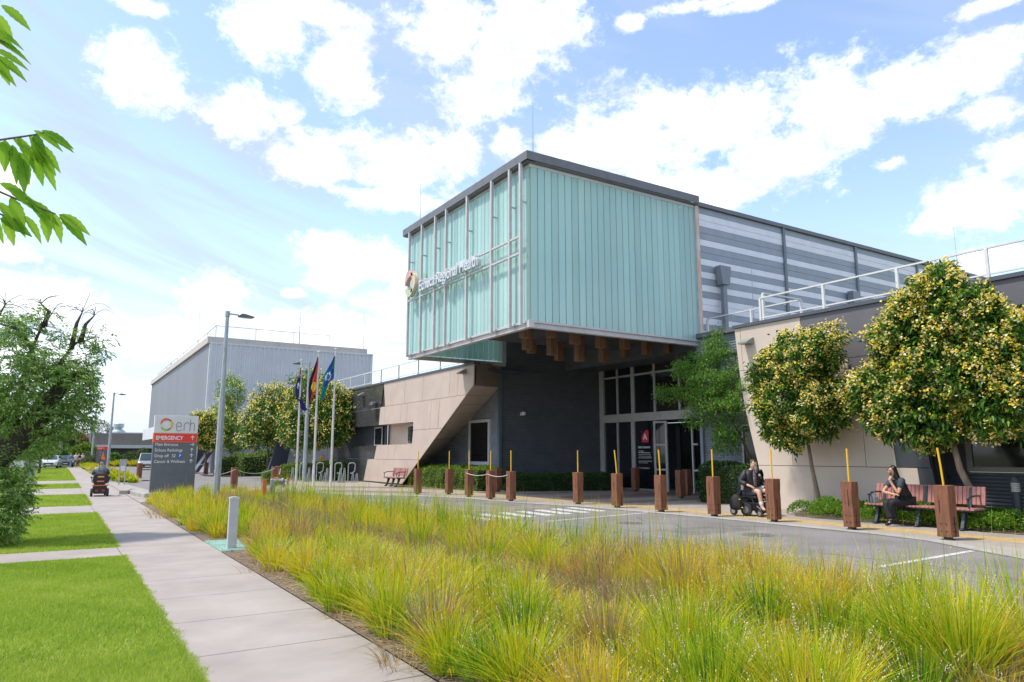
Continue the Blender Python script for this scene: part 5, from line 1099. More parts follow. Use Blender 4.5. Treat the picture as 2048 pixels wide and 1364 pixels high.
# ---------------- plants ----------------
BARK=mat('grey brown bark',(.17,.12,.085),.9,.25,5,.8,25,col2=(.09,.065,.05),stretch=(2,2,.5),bdist=.03); BARKD=mat('dark rough bark',(.055,.042,.035),.95,.3,4,1.,18,col2=(.10,.08,.065),bdist=.05)
BARKL=mat('smooth pale bark',(.30,.22,.16),.8,.2,5,.4,20,stretch=(2,2,.5))
LF_FR=mat('glossy dark green leaves',(.05,.1,.02),.38,island=[(.025,.07,.018),(.04,.11,.02),(.07,.17,.026),(.13,.27,.03),(.22,.38,.04)],trans=.3,spec=.25)
LF_MY=mat('fresh green small leaves',(.08,.2,.03),.5,island=[(.05,.15,.03),(.08,.22,.035),(.12,.30,.04),(.20,.38,.06),(.36,.42,.08)],trans=.4,spec=.25)
LF_BIG=mat('ash green leaves',(.08,.2,.03),.45,island=[(.10,.20,.06),(.16,.30,.075),(.23,.39,.09),(.32,.48,.11),(.42,.54,.16)],trans=.42,spec=.25)
LF_NEAR=mat('bright serrated leaves',(.15,.35,.03),.45,island=[(.14,.32,.03),(.22,.44,.035),(.32,.54,.045),(.42,.62,.06)],trans=.6,spec=.25)
FLW=mat('yellow and cream blossom',(.8,.6,.1),.6,island=[(.92,.62,.03),(.94,.70,.07),(.95,.77,.16),(.95,.86,.40),(.96,.93,.70)],trans=.35)
LF_HD=mat('hedge leaves',(.1,.2,.03),.45,island=[(.07,.14,.02),(.13,.23,.025),(.20,.32,.03),(.30,.42,.05)],trans=.3,spec=.25)
LF_HD2=mat('dark hedge leaves',(.03,.08,.015),.45,island=[(.018,.05,.012),(.03,.085,.016),(.05,.12,.02),(.07,.16,.03)],trans=.2,spec=.25)
LF_GC=mat('ground cover leaves',(.1,.2,.03),.45,island=[(.05,.14,.02),(.10,.24,.025),(.18,.35,.03),(.34,.46,.04)],trans=.3,spec=.25)
LF_RED=mat('red brown leaves',(.2,.05,.03),.6,island=[(.14,.04,.02),(.22,.06,.03),(.28,.09,.04)],trans=.2)
LF_DK=mat('dull background leaves',(.05,.1,.03),.6,island=[(.03,.06,.02),(.06,.11,.03),(.10,.16,.04),(.14,.18,.04)],trans=.15)
def ell_points(E,n,rmin=.7,rmax=1.02,reject=.62):
    """points near the surfaces of a union of ellipsoids E=[(x,y,z,rx,ry,rz)...], with outward directions"""
    E=np.array(E,float); w=(E[:,3]*E[:,4]*E[:,5])**(2/3); w/=w.sum(); out=[];dr=[];tot=0
    while tot<n:
        k=rng.choice(len(E),n,p=w); d=unit(n); r=rmin+(rmax-rmin)*rng.random(n)**.6
        p=E[k,:3]+d*E[k,3:]*r[:,None]; keep=np.ones(n,bool)
        for j in range(len(E)):
            q=(p-E[j,:3])/E[j,3:]; keep&=~((np.linalg.norm(q,axis=1)<reject)&(k!=j))
        out.append(p[keep]); dr.append((d/E[k,3:]*E[k,3:].mean(1,keepdims=True))[keep]); tot+=keep.sum()
    P=np.concatenate(out)[:n]; D=np.concatenate(dr)[:n]; return P,D/np.linalg.norm(D,axis=1,keepdims=True)
def limbs(mb,start,E,r0,rnd,sub=6,rb=.3):
    s=Vector(start)
    for e in E:
        c=Vector(e[:3]); mid=s.lerp(c,.5)+Vector((rnd.uniform(-.1,.1),rnd.uniform(-.1,.1),-.08))
        mb.tube([s-Vector((0,0,.1)),mid,c],[r0,r0*.65,r0*.35],6)
        for k in range(sub):
            d=Vector((rnd.gauss(0,1),rnd.gauss(0,1),rnd.gauss(.3,.8))).normalized(); q=c+Vector((d.x*e[3],d.y*e[4],d.z*e[5]))*.85
            a=s.lerp(c,rnd.uniform(.5,1)); mb.tube([a,a.lerp(q,.5)+Vector((0,0,.05)),q],[r0*.35,r0*.2,r0*.07],5)
def tree(name,base,trunk,E,label,leafm,barkm,n_tw,per,Ll,Lw,r0=.09,flowers=0,fm=None,fs=.035,group=None,spread=.16,cat='tree',droop=.25,gaps=None,rs=1,fper=16,top_bias=0):
    rnd=random.Random(rs); o=empty(name,base,0,label,cat,group); T=Matrix.Translation([-c for c in base]); Tn=-np.array(base)
    mb=MB(); n=len(trunk); mb.tube(trunk,[r0*(1.15-.5*i/(n-1)) for i in range(n)],10); mb.build('trunk',barkm,o,M=T,smooth=True)
    mb=MB(); limbs(mb,trunk[-1],E,r0*.5,rnd); mb.build('branches',barkm,o,M=T,smooth=True)
    P_,D=ell_points(E,n_tw,.66,1.0)
    bp_=.10*np.sin(P_[:,0]*7.1+rs)+.15*np.sin(P_[:,1]*5.3+P_[:,2]*4.1+rs)+.13*np.sin(P_[:,2]*8.7-P_[:,1]*9.)+np.abs(rng.normal(size=len(P_)))*.09; P_=P_+D*(bp_*(E[0][3])*.85-.03)[:,None]
    if gaps is not None:
        k=np.ones(len(P_),bool)
        for g in gaps: k&=np.linalg.norm((P_-np.array(g[:3]))/g[3],axis=1)>1
        P_=P_[k]; D=D[k]
    m=len(P_); B=np.repeat(P_,per,0)+rng.normal(size=(m*per,3))*spread*.45; DD=np.repeat(D,per,0)*.7+rng.normal(size=(m*per,3))*.75+np.array([0,0,-.05]); 
    V,F=leaf_arrays(B+Tn,DD,Ll*rng.uniform(.7,1.2,m*per),Lw*rng.uniform(.75,1.15,m*per),droop); npmesh('leaves',V,F,leafm,o)
    if flowers:
        # blossom sits on the outside, thicker towards the light
        wgt=.45+np.clip(D[:,2],-.3,1)*.35+.25; pick=rng.random(m)<flowers*wgt*1.5*np.clip(.75+.6*np.sin(P_[:,1]*3.7+rs)*np.cos(P_[:,2]*4.1+rs*2),.15,1.3)
        C_=P_[pick]+D[pick]*spread*.75; q=len(C_); B=np.repeat(C_,fper,0)+rng.normal(size=(q*fper,3))*(.055 if fs<.08 else .09); DD=unit(q*fper)+np.repeat(D[pick],fper,0)*.6
        V,F=leaf_arrays(B+Tn,DD,fs*rng.uniform(.8,1.3,q*fper),fs*rng.uniform(.8,1.2,q*fper),.0,.15); npmesh('flowers',V,F,fm,o)
    return o
GF_='flowering trees with yellow and cream blossom'
tree('flowering_tree',(17.7,12.35,.05),[(17.7,12.35,.05),(17.68,12.4,.6),(17.62,12.48,1.3),(17.6,12.55,2.1)],
 [(17.3,12.75,3.1,.75,1.15,.85),(17.3,12.0,3.0,.7,.8,.8),(17.3,12.5,4.1,.75,.95,.8),(17.3,11.85,4.45,.65,.6,.55),(17.2,13.3,3.9,.5,.6,.6),(17.2,12.9,2.2,.5,.55,.4)],
 'smaller flowering tree with a thin straight trunk in front of the beige wall',LF_FR,BARKL,1900,9,.15,.060,.062,.50,FLW,.056,GF_,.17,rs=3,gaps=[(16.9,12.9,3.55,.28),(17,11.6,3.6,.3)])
tree('flowering_tree',(17.1,7.95,.05),[(17.1,7.95,.05),(17.05,8.05,.6),(16.98,8.3,1.3),(16.95,8.4,2.0)],
 [(16.8,9.65,3.0,.65,.75,.8),(16.8,8.9,2.7,.85,.95,.8),(16.8,8.2,3.6,1.0,1.1,1.0),(16.7,7.3,3.1,.8,.8,1.0),(16.8,8.6,4.6,.8,.95,.8),(16.8,8.2,5.15,.5,.55,.55),(16.8,9.35,4.3,.55,.6,.5),(16.8,7.6,4.5,.6,.6,.6),(16.9,8.3,5.55,.18,.2,.3)],
 'largest flowering tree rising above the wing roof behind the long bench',LF_FR,BARKL,3500,10,.16,.064,.085,.52,FLW,.058,GF_,.18,rs=4,gaps=[(16.2,9.6,3.9,.33),(16.2,7.7,3.9,.22)])
tree('flowering_tree',(17.3,5.2,.05),[(17.3,5.2,.05),(17.3,5.3,1.2),(17.2,5.5,2.0)],
 [(17.0,6.75,3.1,.8,.85,1.0),(17.0,6.4,3.95,.6,.7,.55),(17.0,5.3,3.3,1,1,1.1)],'flowering tree cut off by the right edge of the photo',LF_FR,BARKL,1700,9,.16,.064,.08,.54,FLW,.058,GF_,.18,rs=5)
tree('green_tree',(19.5,15.6,.05),[(19.5,15.6,.05),(19.35,15.75,1.0),(19.1,16.1,2.2),(18.9,16.6,3.2)],
 [(18.7,16.8,3.25,.8,1.1,.16),(18.7,17.3,3.75,.8,1.3,.17),(18.7,16.8,4.2,.75,1.0,.17),(18.7,17.5,4.6,.6,1.0,.15),(18.8,16.8,5.0,.5,.75,.17),(18.8,16.8,5.4,.3,.4,.16),(18.8,16.7,5.75,.12,.16,.14),(18.6,18.6,3.85,.4,1.0,.10),(18.7,15.8,3.3,.6,.6,.2),(18.7,17.4,2.85,.5,.8,.14),(18.8,16.4,2.45,.4,.5,.3),(18.7,15.4,3.85,.35,.45,.12),(18.7,18.2,4.85,.35,.5,.10),(18.7,15.7,4.35,.35,.5,.12),(18.8,16.5,2.0,.3,.35,.25)],
 'fresh green small tree without blossom beside the entrance doors',LF_MY,BARK,1500,14,.09,.038,.045,spread=.20,rs=6,group=None)
# trees by the flagpoles and driveway
T2=[(12.0,62.5,[(11.2,61.5,4.2,1.0,1.1,1.6),(11.6,61.8,6.6,.9,.9,1.3),(10.6,60.2,3.9,.9,.9,1.2),(12.2,61.4,3.0,1.1,1,1.2)],'flowering tree with an upright green top between lamp post and sign',.25),
 (12.1,50.4,[(12.0,50.0,4.0,1.5,1.4,1.3),(12.2,50,5.2,1.1,1.1,.9),(11.4,50,3.1,1.1,1.0,1.0)],'round flowering tree left of the flagpoles',.5),
 (12.9,44.7,[(12.9,44.6,4.3,1.2,1.2,1.4),(13.0,44.8,5.7,1.0,1.0,1.0),(12.9,44.4,3.0,1.3,1.2,.9),(12.2,44.8,3.4,.9,.9,.9)],'flowering tree with a tall green crown behind the left and middle flagpoles',.38),
 (14.3,43.6,[(14.1,43.4,4.3,1.15,1.2,1.2),(14.1,43.4,3.2,1.15,1.2,.9),(14.0,43.5,5.1,.85,.9,.75)],'dense flowering tree behind the right flagpole by the dark wall',.42),
 (9.3,57.5,[(8.9,57.0,3.6,.9,.9,1.0),(9.3,57,3.0,.8,.8,.7)],'low flowering tree touching the right edge of the sign',.5)]
for i,(x,y,E,lb_,fl) in enumerate(T2):
    tree('flowering_tree',(x,y,.05),[(x,y,.05),(x+.03,y,1.2),(x-.02,y,2.2)],E,lb_,LF_FR if fl>.3 else LF_MY,BARK,1700,6,.17,.08,.09,fl,FLW,.10,'flowering trees by the driveway',.3,rs=20+i,fper=5)
tree('slim_tree',(14.2,56.5,.05),[(14.2,56.5,.05),(14.25,56.5,1.5),(14.2,56.5,2.2)],[(14.2,56.3,3.3,1.2,1.2,1.2)],'dark tree trunk and crown behind the hedge island',LF_FR,BARKD,500,7,.18,.08,.08,spread=.3,rs=40)
# big leaning ash tree on the verge
TB=[(-2.6,16.2,.0),(-1.9,16.5,.75),(-1.1,16.9,1.45),(-.55,17.0,2.1),(-.2,17.0,2.75),(.1,17.0,3.2)]
bt=empty('leaning_tree',(-2.6,16.2,0),0,'big old leaning tree with dark bark and thinning top at the left edge','tree'); T=Matrix.Translation((2.6,-16.2,0))
mb=MB(); mb.tube(TB,[.36,.31,.27,.24,.17,.11],12); mb.tube([(-.75,17,1.75),(-1.1,17.2,2.6),(-1.3,17.3,3.4)],[.2,.14,.08],9)
mb.build('trunk',BARKD,bt,M=T,smooth=True)
mb=MB(); 
BR=[[(-.75,17,1.9),(-.75,17,2.9),(-.62,17,3.7),(-.5,17,4.15),(-.35,17,4.45)],[(-.2,17,2.75),(-.15,17,3.4),(.05,17,3.78),(.12,17,3.9),(.3,17,3.95)],[(.05,17,3.78),(.1,17,4.3),(.18,17,4.55)],[(.2,17,3.93),(.26,17,4.3),(.4,17,4.5)],[(-.6,17,3.7),(-.9,17,4.1),(-1.3,17,4.2)],[(.1,17,3.2),(.35,17,3.3),(.5,17,3.1)],[(-1.2,17.2,3.2),(-1.3,16.8,4.0),(-1.1,16.6,4.5)],[(-.55,17,2.1),(-.2,16.8,2.0),(.2,16.7,2.3)],[(-1.1,16.9,1.45),(-.9,16.6,1.1),(-.7,16.4,.7)],[(-.45,17,4.2),(-.4,17,4.5),(-.55,17,4.65)]]
for b_ in BR: mb.tube(b_,[.055-.043*i/(len(b_)-1) for i in range(len(b_))],7)
rb=random.Random(5)
def whip(a,d,L_,mb,r=.008,sag=1.0,n=6):
    """a thin arching, drooping twig"""
    p=Vector(a); v=Vector(d).normalized(); pts=[p.copy()]
    for i in range(n): p=p+v*(L_/n); v=(v+Vector((rb.uniform(-.15,.15),rb.uniform(-.15,.15),-.42*sag))).normalized(); pts.append(p.copy())
    mb.tube(pts,[r*(1-.8*i/n) for i in range(n+1)],4,cap=False); return pts
tw=[]
for k in range(34):
    a=[(-.35,17,4.45),(.18,17,4.55),(.4,17,4.5),(.3,17,3.95),(-.55,17,4.65),(-.5,17,4.15)][k%6]; tw.append(whip(a,(rb.uniform(-1,1.1),rb.uniform(-.8,.8),rb.uniform(.3,1.2)),rb.uniform(.5,1.0),mb))
for k in range(40):
    a=[(.35,17,3.3),(.2,16.7,2.3),(-.2,17,3.4),(-1.3,17,4.2),(-1.1,16.6,4.5),(-.75,17,2.9)][k%6]; tw.append(whip(a,(rb.uniform(-.6,1.1),rb.uniform(-1,1),rb.uniform(-.1,.8)),rb.uniform(.5,.95),mb))
mb.build('branches',BARKD,bt,M=T,smooth=True)
EB=[(-.55,16.8,2.9,.75,.9,.55),(-1.1,16.8,3.3,.7,.9,.7),(.0,16.9,2.9,.55,.8,.5),(.25,16.9,2.55,.35,.6,.45),(-.3,16.7,2.35,.6,.7,.35),(-.85,16.5,2.45,.6,.6,.4),(-.7,16.5,1.5,.3,.4,.25),(-.35,16.8,3.5,.45,.6,.28),(-1.25,16.8,4.1,.5,.6,.35),(.15,16.9,3.25,.4,.6,.25),(-.15,16.8,1.95,.35,.5,.25)]
P1,D1=ell_points(EB,2700,.55,1.08,.35)
E2=[(-.5,17,4.45,.25,.3,.12),(.5,17,4.0,.2,.25,.18),(.6,17,3.75,.12,.2,.2),(-.75,17,4.15,.3,.3,.2),(.3,17,3.5,.3,.3,.2),(.78,17,4.1,.05,.08,.05),(.2,17,4.05,.2,.2,.12),(-.15,17,4.1,.2,.2,.1)]
def clear_trunk(P_,D_):
    k=np.ones(len(P_),bool)
    for a,b in zip(TB[1:-1],TB[2:]):
        a=np.array(a);b=np.array(b); ab=(b-a)[[0,2]]; t=np.clip(((P_[:,[0,2]]-a[[0,2]])@ab)/(ab@ab),0,1); q=a[[0,2]]+t[:,None]*ab; k&=~((np.linalg.norm(P_[:,[0,2]]-q,axis=1)<.15)&(P_[:,1]<17.1)&(rng.random(len(P_))<.7))
    return P_[k],D_[k]
P1,D1=clear_trunk(P1,D1)
P2,D2=ell_points(E2,230,.2,1.1,.0)
E3=[(-.95,16.4,.85,.5,.5,.5),(-.85,16.0,.55,.5,.5,.4),(-.65,16.2,1.0,.3,.4,.3),(-1.2,16.3,1.1,.5,.5,.4)]
P3,D3=ell_points(E3,1100,.45,1.05,.3)
P_=np.concatenate([P1,P2]); D=np.concatenate([D1,D2])
def pinnate(P_,D,per,l,w,origin,name,parent,m):
    """drooping compound leaves: leaflets in pairs along a stalk"""
    n=len(P_); ax=D*.6+rng.normal(size=(n,3))*.6+np.array([0,0,-.35]); ax/=np.linalg.norm(ax,axis=1,keepdims=True)
    B=[];DD=[]
    for k in range(per):
        t=.03+.2*(k//2)/(per/2); s=(1 if k%2 else -1); sd=np.cross(ax,np.array([0,0,1.])+rng.normal(size=(n,3))*.15); sd/=np.linalg.norm(sd,axis=1,keepdims=True)+1e-9
        B.append(P_+ax*t); DD.append(ax*.7+sd*s*.9+np.array([0,0,-.25])+rng.normal(size=(n,3))*.15)
    B=np.concatenate(B)-np.array(origin); DD=np.concatenate(DD); V,F=leaf_arrays(B,DD,l*rng.uniform(.7,1.2,len(B)),w*rng.uniform(.8,1.2,len(B)),.15); return npmesh(name,V,F,m,parent)
pinnate(P_,D,8,.085,.03,(-2.6,16.2,0),'leaves',bt,LF_BIG)
sb=empty('verge_shrub',(-1.0,16.2,0),0,'leafy sucker growth at the foot of the leaning tree','shrub')
mb=MB(); 
for k in range(9): whip((-1.0+rb.uniform(-.2,.2),16.2+rb.uniform(-.2,.2),0),(rb.uniform(-.4,.6),rb.uniform(-.5,.5),1),1.1,mb,.014,.3)
mb.build('stems',BARK,sb,M=Matrix.Translation((1.0,-16.2,0))); pinnate(P3,D3,8,.08,.03,(-1.0,16.2,0),'leaves',sb,LF_BIG)
# near hanging branch at the top left (tree standing just outside the frame)
nb=empty('overhanging_branch',(-2.2,2.2,0),0,'bright green serrated leaves on a branch hanging into the top left','branch'); T=Matrix.Translation((2.2,-2.2,0))
def sleaf(base,d,L_,w,mbf,up=(0,0,1),curl=.18):
    """a serrated, folded leaf with a pointed tip"""
    d=Vector(d).normalized(); u=Vector(up); s=d.cross(u).normalized(); u=s.cross(d); n=12; vs=[];fs=[]
    for i in range(n+1):
        t=i/n; wd=w*.5*(math.sin(math.pi*min(1,t**.8))**.9)*(1.0 if i%2 else .86) if 0<i<n else 0.001
        c=Vector(base)+d*L_*t-Vector((0,0,1))*L_*curl*t*t; vs+=[c+s*wd+u*wd*.3,c,c-s*wd+u*wd*.3]
    for i in range(n): fs+=[(3*i,3*i+1,3*i+4,3*i+3),(3*i+1,3*i+2,3*i+5,3*i+4)]
    mbf.add(vs,fs)
lv=MB(); st=MB()
twigs=[([(-.60,2.3,2.95),(-.40,2.5,3.03),(-.28,2.6,3.06)],[]),([(-.6,2.3,2.75),(-.35,2.5,2.9),(-.25,2.6,2.93)],[]),
 ([(-.6,2.4,2.58),(-.25,2.6,2.60),(-.16,2.6,2.64),(-.12,2.6,2.66)],[]),([(-.6,2.4,2.45),(-.3,2.6,2.47),(-.15,2.6,2.42),(-.07,2.6,2.40)],[]),([(-.5,2.4,2.38),(-.3,2.6,2.4),(-.2,2.6,2.37)],[])]
for pts,_ in twigs: st.tube(pts,[.005,.004,.003,.002][:len(pts)],5)
st.tube([(-2.2,2.2,3.0),(-1.3,2.25,2.95),(-.6,2.3,2.8)],[.05,.03,.012],7)
for q in (2.95,2.75,2.58,2.45,2.38): st.tube([(-1.0,2.3,2.9),(-.8,2.33,(q+2.9)/2),(-.55,2.4,q)],[.012,.008,.005],5)
specs=[((-.27,2.6,3.05),(.85,0,-.45)),((-.29,2.6,3.02),(.75,.1,-.8)),((-.30,2.6,2.97),(.9,0,-.3)),((-.30,2.6,2.95),(.85,.1,-.28)),
 ((-.27,2.6,2.93),(.9,0,-.35)),((-.28,2.6,2.90),(.9,0,-.25)),((-.27,2.6,2.88),(.9,.1,-.45)),((-.27,2.6,2.88),(.55,0,-.9)),((-.28,2.6,2.86),(.8,.1,-.55)),((-.29,2.6,2.83),(.4,.0,-1)),
 ((-.13,2.6,2.665),(.9,0,-.25)),((-.12,2.6,2.66),(.95,.1,-.35)),((-.145,2.6,2.65),(.3,0,-1)),((-.15,2.6,2.66),(.6,-.1,-.3)),((-.16,2.6,2.64),(.6,0,-.8)),((-.14,2.6,2.62),(.7,0,-.65)),((-.19,2.6,2.63),(.45,0,-.7)),((-.2,2.6,2.62),(.75,0,-.5)),((-.18,2.6,2.58),(.4,0,-1)),((-.15,2.6,2.58),(.5,.1,-1)),((-.22,2.6,2.61),(.1,0,-1)),((-.14,2.6,2.60),(.75,0,-.75)),((-.2,2.6,2.6),(.2,.1,-1)),((-.24,2.6,2.60),(.6,0,-.4)),((-.17,2.6,2.56),(.15,0,-1)),((-.13,2.6,2.57),(.6,0,-.85)),
 ((-.06,2.6,2.40),(.95,0,-.4)),((-.06,2.6,2.40),(.85,.1,-.7)),((-.08,2.6,2.405),(.4,0,-1)),((-.1,2.6,2.41),(.2,0,-1)),((-.14,2.6,2.43),(.8,0,-.5)),((-.15,2.6,2.44),(.75,.1,-.75)),((-.2,2.6,2.46),(.8,0,-.45)),((-.19,2.6,2.43),(.5,0,-.9)),((-.22,2.6,2.47),(.85,0,-.3)),((-.15,2.6,2.38),(.6,0,-.8)),((-.2,2.6,2.38),(.35,0,-.9)),((-.21,2.6,2.36),(.9,0,-.3)),((-.24,2.6,2.37),(.5,0,-.8)),((-.22,2.6,2.41),(.6,0,-.6))]
for b0,d in specs: sleaf(b0,d,rb.uniform(.085,.115),rb.uniform(.032,.042),lv,(rb.uniform(-.4,.4),-.9,rb.uniform(.2,.8)))
for k in range(90): sleaf((rb.uniform(-1.5,-.36),rb.uniform(2.2,2.5),rb.uniform(2.4,3.3)),(rb.uniform(-.5,1),rb.uniform(-.5,.5),rb.uniform(-1,.1)),rb.uniform(.08,.11),.036,lv,(rb.uniform(-.5,.5),-.8,.6))
lv.build('leaves',LF_NEAR,nb,M=T,recalc=False); st.build('twigs',BARK,nb,M=T)
mb=MB(); mb.tube([(-2.3,2.1,0),(-2.25,2.15,1.5),(-2.2,2.2,3.1)],[.12,.1,.07],9); mb.build('trunk',BARK,nb,M=T)
# hedges
def hedge(name,boxes,label,m,n,l=.05,w=.028,cat='hedge',round_=.12,core=(.025,.04,.012),kind=None):
    """clipped hedge: leafy skin over a dark twiggy core"""
    o=empty(name,(boxes[0][0],boxes[0][1],0),0,label,cat); org=np.array([boxes[0][0],boxes[0][1],0.])
    mb=MB(); Bs=[];Ds=[]; A=[2*((b[3])*(b[5]-b[4])+(b[2])*(b[5]-b[4]))+b[2]*b[3] for b in boxes]
    for b,a in zip(boxes,A):   # b=(cx,cy,sx,sy,z0,z1[,rot])
        cx,cy,sx,sy,z0,z1=b[:6]; rot=b[6] if len(b)>6 else 0; Mr=Matrix.Translation((cx-org[0],cy-org[1],0))@Matrix.Rotation(rot,4,'Z')
        mb.box(-sx/2+.06,sx/2-.06,-sy/2+.06,sy/2-.06,z0,z1-.07,Mr)
        k=int(n*a/sum(A)); f=rng.random(k); p=np.zeros((k,3)); d=np.zeros((k,3)); u=rng.random((k,2))
        ar=np.array([sy*(z1-z0)]*2+[sx*(z1-z0)]*2+[sx*sy]); ar=np.cumsum(ar/ar.sum()); s=np.searchsorted(ar,f)
        for i,(ax,sg) in enumerate(((0,-1),(0,1),(1,-1),(1,1))):
            q=s==i; ot=1-ax; S_=(sx,sy); p[q,ax]=sg*S_[ax]/2; p[q,ot]=(u[q,0]-.5)*S_[ot]; p[q,2]=z0+u[q,1]*(z1-z0); d[q,ax]=sg
        q=s>=4; p[q,0]=(u[q,0]-.5)*sx; p[q,1]=(u[q,1]-.5)*sy; p[q,2]=z1; d[q,2]=1
        # rounding and bumps
        e=np.maximum(0,p[:,2]-(z1-round_))/round_; p[:,0]*=1-.12*e*.8; p[:,1]*=1-.02*e; bump=.04*np.sin(p[:,0]*5+p[:,2]*7)+.05*np.sin(p[:,1]*3.1+cx)+.035*np.sin(p[:,1]*8+p[:,2]*6)
        p+=d*(bump[:,None]+rng.normal(size=(k,1))*.03); c,sn_=math.cos(rot),math.sin(rot)
        rotm=np.array([[c,-sn_,0],[sn_,c,0],[0,0,1]]); Bs.append(p@rotm.T+np.array([cx,cy,0])-org); Ds.append(d@rotm.T)
    mb.build('core',mat('hedge core '+m.name,core,.95,.3,8),o)
    B=np.concatenate(Bs); D=np.concatenate(Ds)+rng.normal(size=(len(B),3))*.7+np.array([0,0,.25]); V,F=leaf_arrays(B,D,l*rng.uniform(.6,1.3,len(B)),w*rng.uniform(.7,1.2,len(B)),.1); npmesh('leaves',V,F,m,o)
    return o
hedge('clipped_hedge',[(15.9,32.4,1.2,4.6,.05,.98,R(-3)),(16.2,29.0,1.4,3.0,.05,.98)],'bright clipped hedge below the beige diagonal wall',LF_HD,16000,.075,.045)
hedge('clipped_hedge',[(19.1,26.2,4.9,1.1,.05,.66,R(-20))],'long low dark hedge along the foot of the dark wall',LF_HD2,12000,.07,.04)
hedge('clipped_hedge',[(19.0,16.35,1.1,2.3,.05,1.25)],'loose dark hedge behind the man in the wheelchair',LF_HD2,7000,.08,.045)
hedge('clipped_hedge',[(14.3,44.6,1.6,3.0,.05,1.05,.4),(13.2,46.8,1.2,2.5,.05,.95,.3)],'green hedge behind the bike racks',LF_HD,7000,.10,.06)
hedge('clipped_hedge',[(12.2,56.2,2.2,2.6,.05,1.5,.2),(14.0,56.6,2.0,2.6,.05,1.75,-.2),(15.8,57.5,2.4,2.4,.05,1.6),(10.9,57.2,1.4,1.6,.05,1.3)],'rounded hedge island below the driveway trees',LF_HD,9000,.13,.08)
hedge('low_shrub',[(9.75,39.9,.7,.8,.05,.7)],'small light green shrub behind the paired bollards',LF_HD,900,.10,.06,'shrub')
def mound(name,poly_pts,label,m,n,h,l=.06,w=.028,kind=None,cat='ground cover'):
    """low spreading plants: poly_pts=[(x,y,r)...]"""
    P0=np.array(poly_pts,float); w_=P0[:,2]**2; w_/=w_.sum(); k=rng.choice(len(P0),n,p=w_); a=rng.random(n)*6.283; r=np.sqrt(rng.random(n))
    x=P0[k,0]+np.cos(a)*r*P0[k,2]; y=P0[k,1]+np.sin(a)*r*P0[k,2]; hh=h*np.sqrt(np.clip(1-r**2,.0,1))*(.75+.35*np.sin(k*2.7)); z=.05+hh*(.25+.75*rng.random(n)**.35)
    B=np.stack([x,y,z],1); D=np.stack([np.cos(a)*r,np.sin(a)*r,np.ones(n)*.8],1)+rng.normal(size=(n,3))*.5; V,F=leaf_arrays(B,D,l*rng.uniform(.6,1.3,n),w*rng.uniform(.7,1.2,n),.1)
    o=npmesh(name,V,F,m); 
    if kind: o['kind']=kind
    else: tag(o,label,cat)
    return o
pp=[(16.9+.45*math.sin(i*1.7)+.15*(i%3),12.3-i*.33,.40+.08*math.sin(i*2.3)) for i in range(27)]+[(17.9,12.0-i*.5,.45) for i in range(16)]
mound('ground_cover',pp,None,LF_GC,46000,.50,.065,.028,'stuff')
# background planting at the far left
def bush(x,y,z,r,label,m,n=700,l=.25,name='shrub',cat='shrub',trunk=None):
    o=empty(name,(x,y,0),0,label,cat); E=[(0,0,z,r,r,r*.8),(r*.6,0,z-.2*r,r*.7,r*.7,r*.6),(-r*.6,.2,z-.1*r,r*.7,r*.7,r*.6),(r*.1,0,z+.4*r,r*.6,r*.6,r*.5)]
    P_,D=ell_points(E,n,.5,1.05,.4); per=4; B=np.repeat(P_,per,0)+rng.normal(size=(len(P_)*per,3))*l*.4; V,F=leaf_arrays(B,np.repeat(D,per,0)+rng.normal(size=(len(B),3))*.8,l*rng.uniform(.7,1.2,len(B)),l*.5*np.ones(len(B)),.2); npmesh('leaves' if not trunk else 'crown',V,F,m,o)
    mb=MB(); mb.tube([(0,0,0),(.05,0,z*.5),(0,0,z)],[.12*r**.5,.09*r**.5,.05],7); mb.tube([(0,0,z*.5),(r*.4,0,z)],[.05,.02],5); mb.tube([(0,0,z*.45),(-r*.4,0,z*.95)],[.05,.02],5); mb.build('trunk',BARKD,o)
bush(1.9,128,3.1,2.0,'red brown leaved tree far behind the path',LF_RED,1400,.3,'red_tree','tree',1); bush(3.2,118,1.9,1.5,'yellow green tree in front of the red brown tree',LF_HD,1200,.25,'round_tree','tree',1)
bush(.4,122,2.6,2.2,'mid green tree behind the far walkers',LF_DK,1300,.28,'round_tree','tree',1); bush(-2.6,118,2.8,2.6,'dull green tree behind the far white car',LF_DK,1400,.3,'round_tree','tree',1)
bush(-6.0,112,3.0,2.8,'dark tree beyond the street, left of the white car',LF_DK,1400,.3,'round_tree','tree',1); bush(-9.5,122,3.4,3.2,'farthest left tree beyond the street',LF_DK,1400,.3,'round_tree','tree',1)
bush(-2.9,60,2.2,1.2,'young bushy tree on the verge behind the leaning tree',LF_BIG,900,.16,'young_tree','tree',1); bush(-1.25,73,2.0,.9,'slender young tree left of the far white car',LF_BIG,700,.15,'young_tree','tree',1)
bush(3.3,98,.8,.8,'grey green bush at the end of the path grasses',LF_DK,500,.16); bush(3.6,112,1.0,1.1,'olive bush beside the leftmost far lamp',LF_DK,600,.16)
bush(6.3,110,1.1,.8,'bright green yucca like shrub before the dark wall',LF_FR,500,.2); bush(8.6,112,1.0,1.1,'olive shrub before the low brown building',LF_DK,600,.18); bush(9.9,111,1.4,1.1,'brown tinged shrub near the silver car',LF_DK,600,.18)
bush(5.5,140,5.0,2.5,'pale gum tree behind the far lamps',LF_DK,500,.3,'gum_tree','tree',1)

